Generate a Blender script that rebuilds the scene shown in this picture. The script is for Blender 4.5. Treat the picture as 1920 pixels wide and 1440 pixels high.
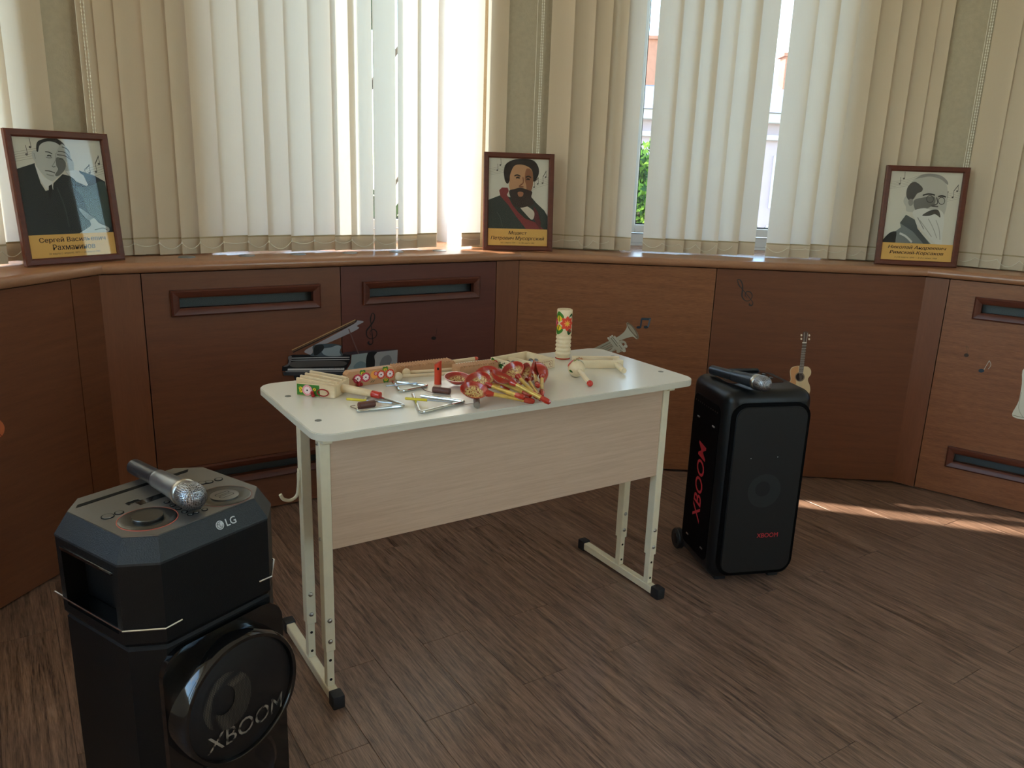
import bpy, bmesh, math, random
from mathutils import Matrix, Vector, Euler
R_ = math.radians
for o in list(bpy.data.objects):
    bpy.data.objects.remove(o, do_unlink=True)
SC = bpy.context.scene
COL = SC.collection

# ------------------------------------------------------------------ camera
FPX, PITCH, ROLL, CAMH = 1484.0155, 0.2597005, 0.0341309, 1.3414326
_fwd = Vector((0, math.cos(PITCH), -math.sin(PITCH)))
_rt = Vector((1, 0, 0)); _up = _rt.cross(_fwd)
CR = math.cos(ROLL)*_rt + math.sin(ROLL)*_up
CU = -math.sin(ROLL)*_rt + math.cos(ROLL)*_up
cam_d = bpy.data.cameras.new('camera'); cam = bpy.data.objects.new('camera', cam_d); COL.objects.link(cam)
cam.matrix_world = Matrix(((CR.x, CU.x, -_fwd.x, 0), (CR.y, CU.y, -_fwd.y, 0), (CR.z, CU.z, -_fwd.z, CAMH), (0, 0, 0, 1)))
cam_d.sensor_fit = 'HORIZONTAL'; cam_d.sensor_width = 36.0; cam_d.lens = FPX/1920*36.0
cam_d.clip_start = 0.05; cam_d.clip_end = 300
SC.camera = cam

# ------------------------------------------------------------------ sky, sun, exposure
SUN_AZ, SUN_EL = R_(-14.8), R_(40.0)          # heading the light travels to, and height
W = bpy.data.worlds.new('sky'); SC.world = W; W.use_nodes = True
nt = W.node_tree; nt.nodes.clear()
n_out = nt.nodes.new('ShaderNodeOutputWorld'); n_bg = nt.nodes.new('ShaderNodeBackground')
n_sky = nt.nodes.new('ShaderNodeTexSky'); n_sky.sky_type = 'NISHITA'; n_sky.sun_disc = False
n_sky.sun_elevation = SUN_EL; n_sky.sun_rotation = R_(-90) - SUN_AZ*0
n_sky.air_density = 1.0; n_sky.dust_density = 0.2; n_sky.ozone_density = 1.6
n_tc = nt.nodes.new('ShaderNodeTexCoord'); n_map = nt.nodes.new('ShaderNodeMapping')
n_map.inputs['Scale'].default_value = (3, 3, 9)
n_noi = nt.nodes.new('ShaderNodeTexNoise'); n_noi.inputs['Scale'].default_value = 1.7; n_noi.inputs['Detail'].default_value = 7
n_rmp = nt.nodes.new('ShaderNodeValToRGB')
n_rmp.color_ramp.elements[0].position = 0.47; n_rmp.color_ramp.elements[1].position = 0.72
n_mul = nt.nodes.new('ShaderNodeMixRGB'); n_mul.blend_type = 'MULTIPLY'; n_mul.inputs[0].default_value = 1
n_mul.inputs[2].default_value = (0.36, 0.405, 0.38, 1)
n_mix = nt.nodes.new('ShaderNodeMixRGB'); n_mix.inputs[2].default_value = (1.4, 1.5, 1.5, 1)
nt.links.new(n_tc.outputs['Generated'], n_map.inputs[0]); nt.links.new(n_map.outputs[0], n_noi.inputs['Vector'])
nt.links.new(n_noi.outputs['Fac'], n_rmp.inputs[0]); nt.links.new(n_rmp.outputs[0], n_mix.inputs[0])
nt.links.new(n_sky.outputs[0], n_mul.inputs[1]); nt.links.new(n_mul.outputs[0], n_mix.inputs[1])
nt.links.new(n_mix.outputs[0], n_bg.inputs[0]); nt.links.new(n_bg.outputs[0], n_out.inputs[0])
n_bg.inputs[1].default_value = 1.0
sun_d = bpy.data.lights.new('sun', 'SUN'); sun = bpy.data.objects.new('sun', sun_d); COL.objects.link(sun)
sun_d.energy = 4.6; sun_d.angle = R_(0.9); sun_d.color = (1.0, 0.87, 0.72)
_sd = Vector((math.cos(SUN_AZ)*math.cos(SUN_EL), math.sin(SUN_AZ)*math.cos(SUN_EL), -math.sin(SUN_EL)))
sun.rotation_euler = _sd.to_track_quat('-Z', 'Y').to_euler(); sun.location = (-6, 4, 6)
vs = SC.view_settings
vs.view_transform = 'Standard'; vs.look = 'None'; vs.gamma = 1.0; vs.use_curve_mapping = False
vs.exposure = 1.8

# ------------------------------------------------------------------ geometry helpers
def lin(h):
    h = h.lstrip('#'); out = []
    for i in (0, 2, 4):
        v = int(h[i:i+2], 16)/255
        out.append(v/12.92 if v <= .04045 else ((v+.055)/1.055)**2.4)
    return (*out, 1)

def ident(): return Matrix.Identity(4)
def T(x, y, z): return Matrix.Translation((x, y, z))
def RX(a): return Matrix.Rotation(a, 4, 'X')
def RY(a): return Matrix.Rotation(a, 4, 'Y')
def RZ(a): return Matrix.Rotation(a, 4, 'Z')

def frame_z(p, d, ref=None):
    """matrix with +Z along d, at p"""
    z = Vector(d).normalized(); ref = Vector(ref) if ref else (Vector((0, 0, 1)) if abs(z.z) < .95 else Vector((1, 0, 0)))
    x = ref.cross(z).normalized(); y = z.cross(x)
    m = Matrix((x, y, z)).transposed().to_4x4(); m.translation = Vector(p); return m

class G:
    """collects shapes into one mesh"""
    def __init__(s): s.V = []; s.F = []; s.MI = []; s.mi = 0
    def add(s, vs_, fs, M=None):
        n = len(s.V)
        for v in vs_:
            v = Vector(v); s.V.append(M @ v if M is not None else v)
        for f in fs: s.F.append([i+n for i in f]); s.MI.append(s.mi)
        return s
    def addbm(s, bm, M=None):
        bm.verts.index_update(); s.add([v.co.copy() for v in bm.verts], [[v.index for v in f.verts] for f in bm.faces], M); bm.free(); return s
    def box(s, c, size, bev=0, seg=2, M=None):
        bm = bmesh.new(); bmesh.ops.create_cube(bm, size=1)
        for v in bm.verts: v.co = Vector((v.co.x*size[0], v.co.y*size[1], v.co.z*size[2])) + Vector(c)
        if bev: bmesh.ops.bevel(bm, geom=bm.edges[:], offset=bev, segments=seg, affect='EDGES', profile=.5)
        return s.addbm(bm, M)
    def bx(s, x0, x1, y0, y1, z0, z1, bev=0, seg=2, M=None):
        return s.box(((x0+x1)/2, (y0+y1)/2, (z0+z1)/2), (x1-x0, y1-y0, z1-z0), bev, seg, M)
    def lathe(s, prof, M=None, n=24, cap0=True, cap1=True):
        vs_, fs = [], []
        for r, z in prof:
            for k in range(n):
                a = 2*math.pi*k/n; vs_.append((r*math.cos(a), r*math.sin(a), z))
        for i in range(len(prof)-1):
            for k in range(n):
                k2 = (k+1) % n; fs.append([i*n+k, i*n+k2, (i+1)*n+k2, (i+1)*n+k])
        if cap0: fs.append(list(range(n))[::-1])
        if cap1: fs.append([(len(prof)-1)*n+k for k in range(n)])
        return s.add(vs_, fs, M)
    def cyl(s, p0, p1, r0, r1=None, n=16, bev=0, M=None):
        p0, p1 = Vector(p0), Vector(p1); L = (p1-p0).length; r1 = r0 if r1 is None else r1
        prof = [(r0, 0), (r1, L)] if not bev else [(r0-bev, 0), (r0-bev*.3, bev*.3), (r0, bev), (r1, L-bev), (r1-bev*.3, L-bev*.3), (r1-bev, L)]
        m = frame_z(p0, p1-p0); return s.lathe(prof, (M @ m) if M is not None else m, n)
    def tube(s, pts, r, n=8, closed=False, M=None):
        pts = [Vector(p) for p in pts]; m = len(pts); vs_, fs = [], []
        rr = r if isinstance(r, (list, tuple)) else [r]*m
        up = None
        for i, p in enumerate(pts):
            if closed: t = pts[(i+1) % m]-pts[i-1]
            else: t = pts[min(i+1, m-1)]-pts[max(i-1, 0)]
            t.normalize()
            if up is None:
                up = Vector((0, 0, 1)) if abs(t.z) < .9 else Vector((1, 0, 0))
            x = up.cross(t).normalized(); y = t.cross(x); up = y
            for k in range(n):
                a = 2*math.pi*k/n; vs_.append(p + (x*math.cos(a)+y*math.sin(a))*rr[i])
        for i in range(m if closed else m-1):
            j = (i+1) % m
            for k in range(n):
                k2 = (k+1) % n; fs.append([i*n+k, i*n+k2, j*n+k2, j*n+k])
        if not closed:
            fs.append(list(range(n))[::-1]); fs.append([(m-1)*n+k for k in range(n)])
        return s.add(vs_, fs, M)
    def prism(s, poly, h, M=None, z0=0.0):
        n = len(poly); vs_ = [(p[0], p[1], z0) for p in poly] + [(p[0], p[1], z0+h) for p in poly]
        area = sum(poly[i][0]*poly[(i+1) % n][1]-poly[(i+1) % n][0]*poly[i][1] for i in range(n))
        fs = [list(range(n))[::-1], list(range(n, 2*n))] + [[i, (i+1) % n, n+(i+1) % n, n+i] for i in range(n)]
        if area < 0: fs = [f[::-1] for f in fs]
        return s.add(vs_, fs, M)
    def sheet(s, poly, f):
        """flat polygon through mapping f(u,v)->Vector"""
        return s.add([f(p[0], p[1]) for p in poly], [list(range(len(poly)))])
    def fan(s, poly, f, rings=4):
        n = len(poly); cx = sum(p[0] for p in poly)/n; cy = sum(p[1] for p in poly)/n
        vs_ = [f(cx, cy)] + [f(cx+(p[0]-cx)*k/rings, cy+(p[1]-cy)*k/rings) for k in range(1, rings+1) for p in poly]
        fs = [[0, 1+i, 1+(i+1) % n] for i in range(n)] + [[1+k*n+i, 1+(k+1)*n+i, 1+(k+1)*n+(i+1) % n, 1+k*n+(i+1) % n] for k in range(rings-1) for i in range(n)]
        return s.add(vs_, fs)
    def ball(s, c, r, M=None, n=16, m=10, sc=(1, 1, 1)):
        prof = [(max(1e-5, r*math.sin(math.pi*i/m)), -r*math.cos(math.pi*i/m)) for i in range(m+1)]
        mm = T(*c) @ Matrix.Diagonal((*sc, 1)); return s.lathe(prof, (M @ mm) if M is not None else mm, n)
    def grid(s, f, nu, nv, wrap=False):
        vs_ = [f(i/nu, j/nv) for i in range(nu+1) for j in range(nv+1)]
        fs = [[i*(nv+1)+j, (i+1)*(nv+1)+j, (i+1)*(nv+1)+j+1, i*(nv+1)+j+1] for i in range(nu) for j in range(nv)]
        return s.add(vs_, fs)
    def mesh(s, name, mats, ang=35):
        me = bpy.data.meshes.new(name); me.from_pydata([tuple(v) for v in s.V], [], s.F)
        for m in (mats if isinstance(mats, (list, tuple)) else [mats]): me.materials.append(m)
        me.polygons.foreach_set('material_index', s.MI)
        if ang:
            me.polygons.foreach_set('use_smooth', [True]*len(me.polygons)); me.set_sharp_from_angle(angle=R_(ang))
        me.update(); return me

def link(name, data, parent=None, M=None):
    o = bpy.data.objects.new(name, data); COL.objects.link(o)
    if parent is not None: o.parent = parent
    if M is not None: o.matrix_local = M
    return o
def obj(name, g, mats, parent=None, M=None, ang=35): return link(name, g.mesh(name, mats, ang), parent, M)
def tag(o, label, cat, group=None):
    o['label'] = label; o['category'] = cat
    if group: o['group'] = group
    return o
def struct(o, label=None):
    o['kind'] = 'structure'
    if label: o['label'] = label
    return o
def thing(name, label, cat, M, group=None):
    return tag(link(name, None, None, M), label, cat, group)

def spline(pts, k=6, closed=True):
    out = []; n = len(pts)
    for i in range(n if closed else n-1):
        if closed: p0, p1, p2, p3 = pts[i-1], pts[i], pts[(i+1) % n], pts[(i+2) % n]
        else: p0, p1, p2, p3 = pts[max(i-1, 0)], pts[i], pts[i+1], pts[min(i+2, n-1)]
        for j in range(k):
            t = j/k
            out.append(tuple(.5*((2*b)+(-a+c)*t+(2*a-5*b+4*c-d)*t*t+(-a+3*b-3*c+d)*t**3) for a, b, c, d in zip(p0, p1, p2, p3)))
    if not closed: out.append(tuple(pts[-1]))
    return out
def rrect(x0, x1, y0, y1, r, n=6):
    out = []
    for cx, cy, a0 in ((x1-r, y1-r, 0), (x0+r, y1-r, 90), (x0+r, y0+r, 180), (x1-r, y0+r, 270)):
        for k in range(n+1):
            a = R_(a0+90*k/n); out.append((cx+r*math.cos(a), cy+r*math.sin(a)))
    return out
def circ(cx, cy, rx, ry=None, n=20, a0=0):
    ry = rx if ry is None else ry
    return [(cx+rx*math.cos(2*math.pi*k/n+a0), cy+ry*math.sin(2*math.pi*k/n+a0)) for k in range(n)]
def band(pts, w):
    """outline of a stroke along pts with half-widths w"""
    n = len(pts); L, Rr = [], []
    ww = w if isinstance(w, (list, tuple)) else [w]*n
    for i in range(n):
        a, b = pts[max(i-1, 0)], pts[min(i+1, n-1)]
        dx, dy = b[0]-a[0], b[1]-a[1]; l = math.hypot(dx, dy) or 1
        L.append((pts[i][0]-dy/l*ww[i], pts[i][1]+dx/l*ww[i])); Rr.append((pts[i][0]+dy/l*ww[i], pts[i][1]-dx/l*ww[i]))
    return L+Rr[::-1]
def stroke(g, pts, w, f):
    """quad strip stroke mapped by f"""
    b = band(pts, w); n = len(pts)
    g.add([f(p[0], p[1]) for p in b], [[2*n-1-i, 2*n-2-i, i+1, i] for i in range(n-1)])

_txt = {}
def text_geo(s, size=1.0, shear=0.0, bold=0.0, align='CENTER'):
    cu = bpy.data.curves.new('txt', 'FONT'); cu.body = s; cu.size = size; cu.shear = shear; cu.offset = bold
    cu.align_x = align; cu.align_y = 'CENTER'; cu.resolution_u = 3
    ob = bpy.data.objects.new('txt', cu); me = ob.to_mesh()
    vs_ = [v.co.copy() for v in me.vertices]; fs = [list(p.vertices) for p in me.polygons]
    ob.to_mesh_clear(); bpy.data.objects.remove(ob); bpy.data.curves.remove(cu)
    return vs_, fs
def text_on(g, s, width, f, shear=0.0, bold=0.0, height=None, size=1.0):
    vs_, fs = text_geo(s, size, shear, bold)
    if not vs_: return
    x0 = min(v.x for v in vs_); x1 = max(v.x for v in vs_); y0 = min(v.y for v in vs_); y1 = max(v.y for v in vs_)
    k = width/(x1-x0); ky = k if height is None else height/(y1-y0)
    g.add([f((v.x-(x0+x1)/2)*k, (v.y-(y0+y1)/2)*ky) for v in vs_], fs)

# ------------------------------------------------------------------ materials
def newmat(name):
    m = bpy.data.materials.new(name); m.use_nodes = True; t = m.node_tree; t.nodes.clear()
    o = t.nodes.new('ShaderNodeOutputMaterial'); return m, t, o
def NN(t, typ, **kw):
    n = t.nodes.new(typ)
    for k, v in kw.items(): n.inputs[k].default_value = v
    return n
def pbr(name, col, rough=.5, metal=0, spec=.5, coat=0, noise=None, bump=0, bscale=200, var=.12, stretch=(1, 1, 1), emit=None):
    m, t, o = newmat(name); p = t.nodes.new('ShaderNodeBsdfPrincipled'); t.links.new(p.outputs[0], o.inputs[0])
    c = lin(col) if isinstance(col, str) else col
    p.inputs['Base Color'].default_value = c; p.inputs['Roughness'].default_value = rough; p.inputs['Metallic'].default_value = metal
    p.inputs['Specular IOR Level'].default_value = spec; p.inputs['Coat Weight'].default_value = coat; p.inputs['Coat Roughness'].default_value = .1
    if emit: p.inputs['Emission Color'].default_value = c; p.inputs['Emission Strength'].default_value = emit
    if noise or bump:
        tc = t.nodes.new('ShaderNodeTexCoord'); mp = NN(t, 'ShaderNodeMapping', Scale=stretch); t.links.new(tc.outputs['Object'], mp.inputs[0])
    if noise:
        nz = NN(t, 'ShaderNodeTexNoise', Scale=noise, Detail=5.0); t.links.new(mp.outputs[0], nz.inputs['Vector'])
        rp = t.nodes.new('ShaderNodeValToRGB'); rp.color_ramp.elements[0].position = .3; rp.color_ramp.elements[1].position = .7
        rp.color_ramp.elements[0].color = (*[x*(1-var) for x in c[:3]], 1); rp.color_ramp.elements[1].color = (*[min(1, x*(1+var)) for x in c[:3]], 1)
        t.links.new(nz.outputs['Fac'], rp.inputs[0]); t.links.new(rp.outputs[0], p.inputs['Base Color'])
    if bump:
        nb = NN(t, 'ShaderNodeTexNoise', Scale=float(bscale), Detail=3.0); t.links.new(mp.outputs[0], nb.inputs['Vector'])
        bp = NN(t, 'ShaderNodeBump', Strength=bump, Distance=.002); t.links.new(nb.outputs['Fac'], bp.inputs['Height']); t.links.new(bp.outputs[0], p.inputs['Normal'])
    return m
def wood(name, dark, light, scale=6, stretch=(1, 8, 8), rough=.45, spec=.4, bump=.15, fine=90, randomize=False, wave=.0, contrast=(.3, .7), coat=0, fmix=.35):
    m, t, o = newmat(name); p = t.nodes.new('ShaderNodeBsdfPrincipled'); t.links.new(p.outputs[0], o.inputs[0])
    p.inputs['Roughness'].default_value = rough; p.inputs['Specular IOR Level'].default_value = spec; p.inputs['Coat Weight'].default_value = coat
    tc = t.nodes.new('ShaderNodeTexCoord'); vec = tc.outputs['Object']
    if randomize:
        oi = t.nodes.new('ShaderNodeObjectInfo'); cb = t.nodes.new('ShaderNodeCombineXYZ')
        mu = t.nodes.new('ShaderNodeMath'); mu.operation = 'MULTIPLY'; mu.inputs[1].default_value = 37.0
        t.links.new(oi.outputs['Random'], mu.inputs[0]); t.links.new(mu.outputs[0], cb.inputs[0]); t.links.new(mu.outputs[0], cb.inputs[1]); t.links.new(mu.outputs[0], cb.inputs[2])
        ad = t.nodes.new('ShaderNodeVectorMath'); ad.operation = 'ADD'; t.links.new(vec, ad.inputs[0]); t.links.new(cb.outputs[0], ad.inputs[1]); vec = ad.outputs[0]
    mp = NN(t, 'ShaderNodeMapping', Scale=stretch); t.links.new(vec, mp.inputs[0])
    n1 = NN(t, 'ShaderNodeTexNoise', Scale=float(scale), Detail=6.0, Roughness=.62, Distortion=wave); t.links.new(mp.outputs[0], n1.inputs['Vector'])
    n2 = NN(t, 'ShaderNodeTexNoise', Scale=float(fine), Detail=3.0, Roughness=.6); t.links.new(mp.outputs[0], n2.inputs['Vector'])
    mx = t.nodes.new('ShaderNodeMixRGB'); mx.inputs[0].default_value = fmix; t.links.new(n1.outputs['Fac'], mx.inputs[1]); t.links.new(n2.outputs['Fac'], mx.inputs[2])
    rp = t.nodes.new('ShaderNodeValToRGB'); rp.color_ramp.elements[0].position = contrast[0]; rp.color_ramp.elements[1].position = contrast[1]
    rp.color_ramp.elements[0].color = lin(dark); rp.color_ramp.elements[1].color = lin(light)
    t.links.new(mx.outputs[0], rp.inputs[0]); t.links.new(rp.outputs[0], p.inputs['Base Color'])
    if bump:
        bp = NN(t, 'ShaderNodeBump', Strength=bump, Distance=.0015); t.links.new(mx.outputs[0], bp.inputs['Height']); t.links.new(bp.outputs[0], p.inputs['Normal'])
    return m
def fabric(name, col, tcol, fac, rough=1.0):
    m, t, o = newmat(name); d = NN(t, 'ShaderNodeBsdfDiffuse', Color=lin(col)); tr = NN(t, 'ShaderNodeBsdfTranslucent', Color=lin(tcol))
    tc = t.nodes.new('ShaderNodeTexCoord'); mp = NN(t, 'ShaderNodeMapping', Scale=(1, 1, .05)); t.links.new(tc.outputs['Object'], mp.inputs[0])
    nz = NN(t, 'ShaderNodeTexNoise', Scale=500.0, Detail=2.0); t.links.new(mp.outputs[0], nz.inputs['Vector'])
    mr = NN(t, 'ShaderNodeMapRange'); mr.inputs['To Min'].default_value = fac-.06; mr.inputs['To Max'].default_value = fac+.06; t.links.new(nz.outputs['Fac'], mr.inputs['Value'])
    mx = t.nodes.new('ShaderNodeMixShader'); t.links.new(mr.outputs[0], mx.inputs[0]); t.links.new(d.outputs[0], mx.inputs[1]); t.links.new(tr.outputs[0], mx.inputs[2]); t.links.new(mx.outputs[0], o.inputs[0])
    return m
def glass(name, tint=(.97, .975, .965, 1), refl=.09, gz=.9):
    m, t, o = newmat(name); tr = NN(t, 'ShaderNodeBsdfTransparent', Color=tint); gl = NN(t, 'ShaderNodeBsdfGlossy', Roughness=.02)
    lw = NN(t, 'ShaderNodeLayerWeight', Blend=.5); pw = t.nodes.new('ShaderNodeMath'); pw.operation = 'POWER'; pw.inputs[1].default_value = 5.0
    ma = t.nodes.new('ShaderNodeMath'); ma.operation = 'MULTIPLY_ADD'; ma.inputs[1].default_value = gz; ma.inputs[2].default_value = refl*.5
    t.links.new(lw.outputs['Facing'], pw.inputs[0]); t.links.new(pw.outputs[0], ma.inputs[0]); mx = t.nodes.new('ShaderNodeMixShader')
    t.links.new(ma.outputs[0], mx.inputs[0]); t.links.new(tr.outputs[0], mx.inputs[1]); t.links.new(gl.outputs[0], mx.inputs[2]); t.links.new(mx.outputs[0], o.inputs[0]); return m

# ------------------------------------------------------------------ the bay: four facets, local x along the wall, y outward, z up
AB, BC, CD = Vector((-1.409, 2.669)), Vector((.015, 3.596)), Vector((1.798, 3.489))
tA = Vector((.2425, .9702)).normalized(); LA = 1.75
A0 = AB - tA*LA
tD = Vector((.794, -.608)).normalized(); LD = 1.75
D1 = CD + tD*LD
FAC = {}
for k, a, b in (('A', A0, AB), ('B', AB, BC), ('C', BC, CD), ('D', CD, D1)):
    d = b-a; ang = math.atan2(d.y, d.x); FAC[k] = (a, d.normalized(), Vector((-d.y, d.x)).normalized(), d.length, ang)
def FM(w): a, t, n, L, ang = FAC[w]; return T(a.x, a.y, 0) @ RZ(ang)
_an = [FAC[k][4] for k in 'ABCD']
HALF = [0, (_an[0]-_an[1])/2, (_an[1]-_an[2])/2, (_an[2]-_an[3])/2, 0]
def x_start(w, s): return -s*math.tan(HALF['ABCD'.index(w)])
def x_end(w, s): return FAC[w][3] + s*math.tan(HALF['ABCD'.index(w)+1])
def pray(px, py): return _fwd + CR*((px-960)/FPX) + CU*((720-py)/FPX)
def onz(px, py, z):
    d = pray(px, py); k = (z-CAMH)/d.z; return Vector((d.x*k, d.y*k, z))
def onw(w, px, py, s=0.0):
    a, t, n, L, ang = FAC[w]; d = pray(px, py); k = ((a+n*s).dot(n))/(d.x*n.x+d.y*n.y)
    P = Vector((d.x*k, d.y*k)); return ((P-a).dot(t), CAMH+d.z*k)

SILL_Z, SILL_B, PIER_S, OUT_S, HEAD_Z, CEIL_Z = 1.003, .967, .248, .74, 3.25, 3.42
OPEN = {'A': (.42, 1.70), 'B': (.42, 1.60), 'C': (.46, 1.41), 'D': (.42, 1.36)}

# materials of the shell
m_floor = wood('floor_vinyl_oak', '#49362c', '#a48470', scale=4.5, stretch=(.85, 14, 14), rough=.31, spec=.5, bump=.7, fine=26, randomize=True, wave=.8, contrast=(.37, .66), fmix=.42)
m_seam = pbr('floor_joint', '#1d1511', .8)
m_wallp = pbr('wallpaper_olive', '#b3a791', .85, spec=.2, noise=60, var=.05, bump=.5, bscale=170)
m_paint = pbr('room_paint', '#e6d9c6', .9, spec=.2, noise=3, var=.03)
m_ceil = pbr('ceiling_paint', '#f1eee6', .9, spec=.2, noise=2, var=.02)
m_reveal = pbr('window_reveal_white', '#e9ebee', .6, noise=5, var=.02)
m_v1 = wood('veneer_walnut', '#613825', '#78492f', scale=3, stretch=(1.2, 14, 16), rough=.42, spec=.35, bump=.12, fine=26)
m_v2 = wood('veneer_red_brown', '#562a20', '#643429', scale=3, stretch=(1.2, 14, 16), rough=.42, spec=.35, bump=.10, fine=26)
m_v3 = wood('veneer_light_walnut', '#6e4026', '#9a6340', scale=3, stretch=(1.2, 14, 18), rough=.42, spec=.35, bump=.3, fine=24, fmix=.5)
m_pil = wood('veneer_pilaster', '#6d4028', '#804e33', scale=3, stretch=(8, 8, .8), rough=.42, spec=.35, bump=.08, fine=26)
m_mould = wood('moulding_mahogany', '#4b2418', '#613021', scale=5, stretch=(2, 14, 14), rough=.38, spec=.4, bump=.06)
m_sill = wood('sill_beech', '#8e6146', '#ad7d5e', scale=4, stretch=(1, 10, 10), rough=.25, spec=.5, bump=.04)
m_carc = pbr('carcass_dark', '#2a1a12', .8)
m_grille = pbr('vent_mesh', '#4a4f50', .6, metal=.2, noise=400, var=.3)
m_pvc = pbr('white_pvc', '#eceff2', .35, noise=3, var=.01)
m_gl = glass('window_glass')
m_rub = pbr('gasket_black', '#15181c', .6)
m_handle = pbr('handle_white', '#e6e8ea', .35)
m_vcap = pbr('vent_cap_steel', '#8d8f92', .35, metal=.7)

# floor: subfloor slab and single vinyl planks laid on it
def inside_room(p, m=.25):
    for k in 'ABCD':
        a, t, n, L, ang = FAC[k]
        if (p-a).dot(n) > m: return False
    return -2.3 < p.x < 3.6 and p.y > -.75
g = G(); g.prism([(-2.6, -4.2), (3.9, -4.2), (3.9, 2.6), (2.2, 3.9), (-.1, 4.2), (-2.0, 2.9), (-2.6, 1.0)], .06, z0=-.0665)
floor = struct(obj('floor', g, m_floor), 'dark brown oak vinyl plank floor')
PA = R_(33.4); PW, PL = .1492, .9144
pu, pv = Vector((math.cos(PA), math.sin(PA))), Vector((-math.sin(PA), math.cos(PA)))
g = G(); g.box((0, 0, -.0032), (PL-.0012, PW-.0008, .0064), .0007, 1)
me_plank = g.mesh('plank', m_floor)
cnt = 0
for i in range(-30, 40):
    u = .78 + PW*(i+.5)
    off = 1.53 if i % 2 == 0 else 1.8365
    for j in range(-8, 8):
        v = off + PL*(j+.5); p = pu*u + pv*v
        if inside_room(p) and cnt < 300:
            o = link('plank', me_plank, floor, T(p.x, p.y, 0) @ RZ(PA+math.pi/2)); cnt += 1

# ceiling and the plain walls of the rest of the room
g = G(); g.prism([(-2.6, -4.2), (3.9, -4.2), (3.9, 2.6), (2.4, 4.3), (-.1, 4.6), (-2.4, 3.1), (-2.8, 1.0)], .12, z0=CEIL_Z)
struct(obj('ceiling', g, m_ceil), 'white painted ceiling')
def plain_wall(name, p, q, th=.2, mat=None, lab='', openings=()):
    p, q = Vector(p), Vector(q); d = (q-p); L = d.length; g = G(); x = 0; z0, z1 = .95, 3.15
    for a, b in openings:
        g.bx(x, a, 0, th, 0, CEIL_Z); g.bx(a, b, 0, th, 0, z0); g.bx(a, b, 0, th, z1, CEIL_Z); x = b
    g.bx(x, L, 0, th, 0, CEIL_Z); M = T(p.x, p.y, 0) @ RZ(math.atan2(d.y, d.x))
    w = struct(obj(name, g, mat or m_paint, None, M), lab)
    for a, b in openings:  # unseen windows, added to let fill light into the room
        g = G(); m = (a+b)/2
        for x0, x1 in ((a, a+.06), (m-.04, m+.04), (b-.06, b)): g.bx(x0, x1, th-.08, th-.02, z0, z1, .004, 1)
        for zz in ((z0, z0+.06), (z1-.06, z1)): g.bx(a+.06, b-.06, th-.08, th-.02, *zz)
        global WN
        wi = struct(obj('window_%d' % WN, g, m_pvc, None, M), 'bare white plastic window behind the viewer, unseen and added for fill light'); WN += 1
        for x0, x1 in ((a+.06, m-.04), (m+.04, b-.06)):
            g = G(); g.bx(x0, x1, th-.052, th-.046, z0+.06, z1-.06); obj('pane', g, m_gl, wi, ident())
    return w
WN = 5
plain_wall('wall_left_rear', (-2.25, -3.9), (A0.x, A0.y), lab='cream wall with added fill-light windows beside the bay', openings=((.2, 2.2), (2.5, 4.5)))
plain_wall('wall_back', (3.5, -3.9), (-2.25, -3.9), lab='plain cream wall behind the viewer')
plain_wall('wall_right_rear', (D1.x, D1.y), (3.5, -3.9), lab='cream wall with an added fill-light window on the right behind the viewer', openings=((2.4, 4.0),))

WNAME = {'A': 'wall_left', 'B': 'wall_rear_left', 'C': 'wall_rear_right', 'D': 'wall_right'}
WLAB = {'A': 'olive papered window wall at the left edge', 'B': 'olive papered window wall behind the desk', 'C': 'olive papered window wall behind the right speaker', 'D': 'olive papered window wall at the right edge'}
def plan(g, w, x0, x1, s0, s1, z0, z1):
    """mitred block between setbacks s0 and s1; x0/x1 None = to the corner"""
    q = [((x_start(w, s0) if x0 is None else x0), s0), ((x_end(w, s0) if x1 is None else x1), s0), ((x_end(w, s1) if x1 is None else x1), s1), ((x_start(w, s1) if x0 is None else x0), s1)]
    g.prism(q, z1-z0, z0=z0)
WALL = {}
for w in 'ABCD':
    a0, a1 = OPEN[w]; L = FAC[w][3]; g = G()
    g.mi = 0
    plan(g, w, None, a0, PIER_S, OUT_S, SILL_Z, CEIL_Z); plan(g, w, a1, None, PIER_S, OUT_S, SILL_Z, CEIL_Z)
    plan(g, w, a0, a1, PIER_S, OUT_S, HEAD_Z, CEIL_Z)
    g.mi = 1; plan(g, w, None, None, .075, OUT_S, 0, SILL_B-.002)
    g.mi = 2
    for x0, x1 in ((a0-.0, a0+.008), (a1-.008, a1)): g.bx(x0, x1, PIER_S+.002, .60, SILL_Z, HEAD_Z)
    g.bx(a0, a1, PIER_S+.002, .60, HEAD_Z-.008, HEAD_Z)
    WALL[w] = struct(obj(WNAME[w], g, [m_wallp, m_carc, m_reveal], None, FM(w)), WLAB[w])
# flat papered piers across the corners between two windows
for i, (w, v) in enumerate((('A', 'B'), ('B', 'C'), ('C', 'D'))):
    Mw, Mv = FM(w), FM(v); L = FAC[w][3]
    p = [Mw @ Vector((L-(.03, .07, .10)[i], PIER_S, 0)), Mv @ Vector((.10, PIER_S, 0)), Mw @ Vector((x_end(w, PIER_S+.01), PIER_S+.01, 0))]
    g = G(); g.prism([(q.x, q.y) for q in p], CEIL_Z-SILL_Z, z0=SILL_Z)
    struct(obj('wall_pier_%d' % (i+1), g, m_wallp, None, None, ang=0), 'narrow olive papered pier between two blinds')

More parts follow.
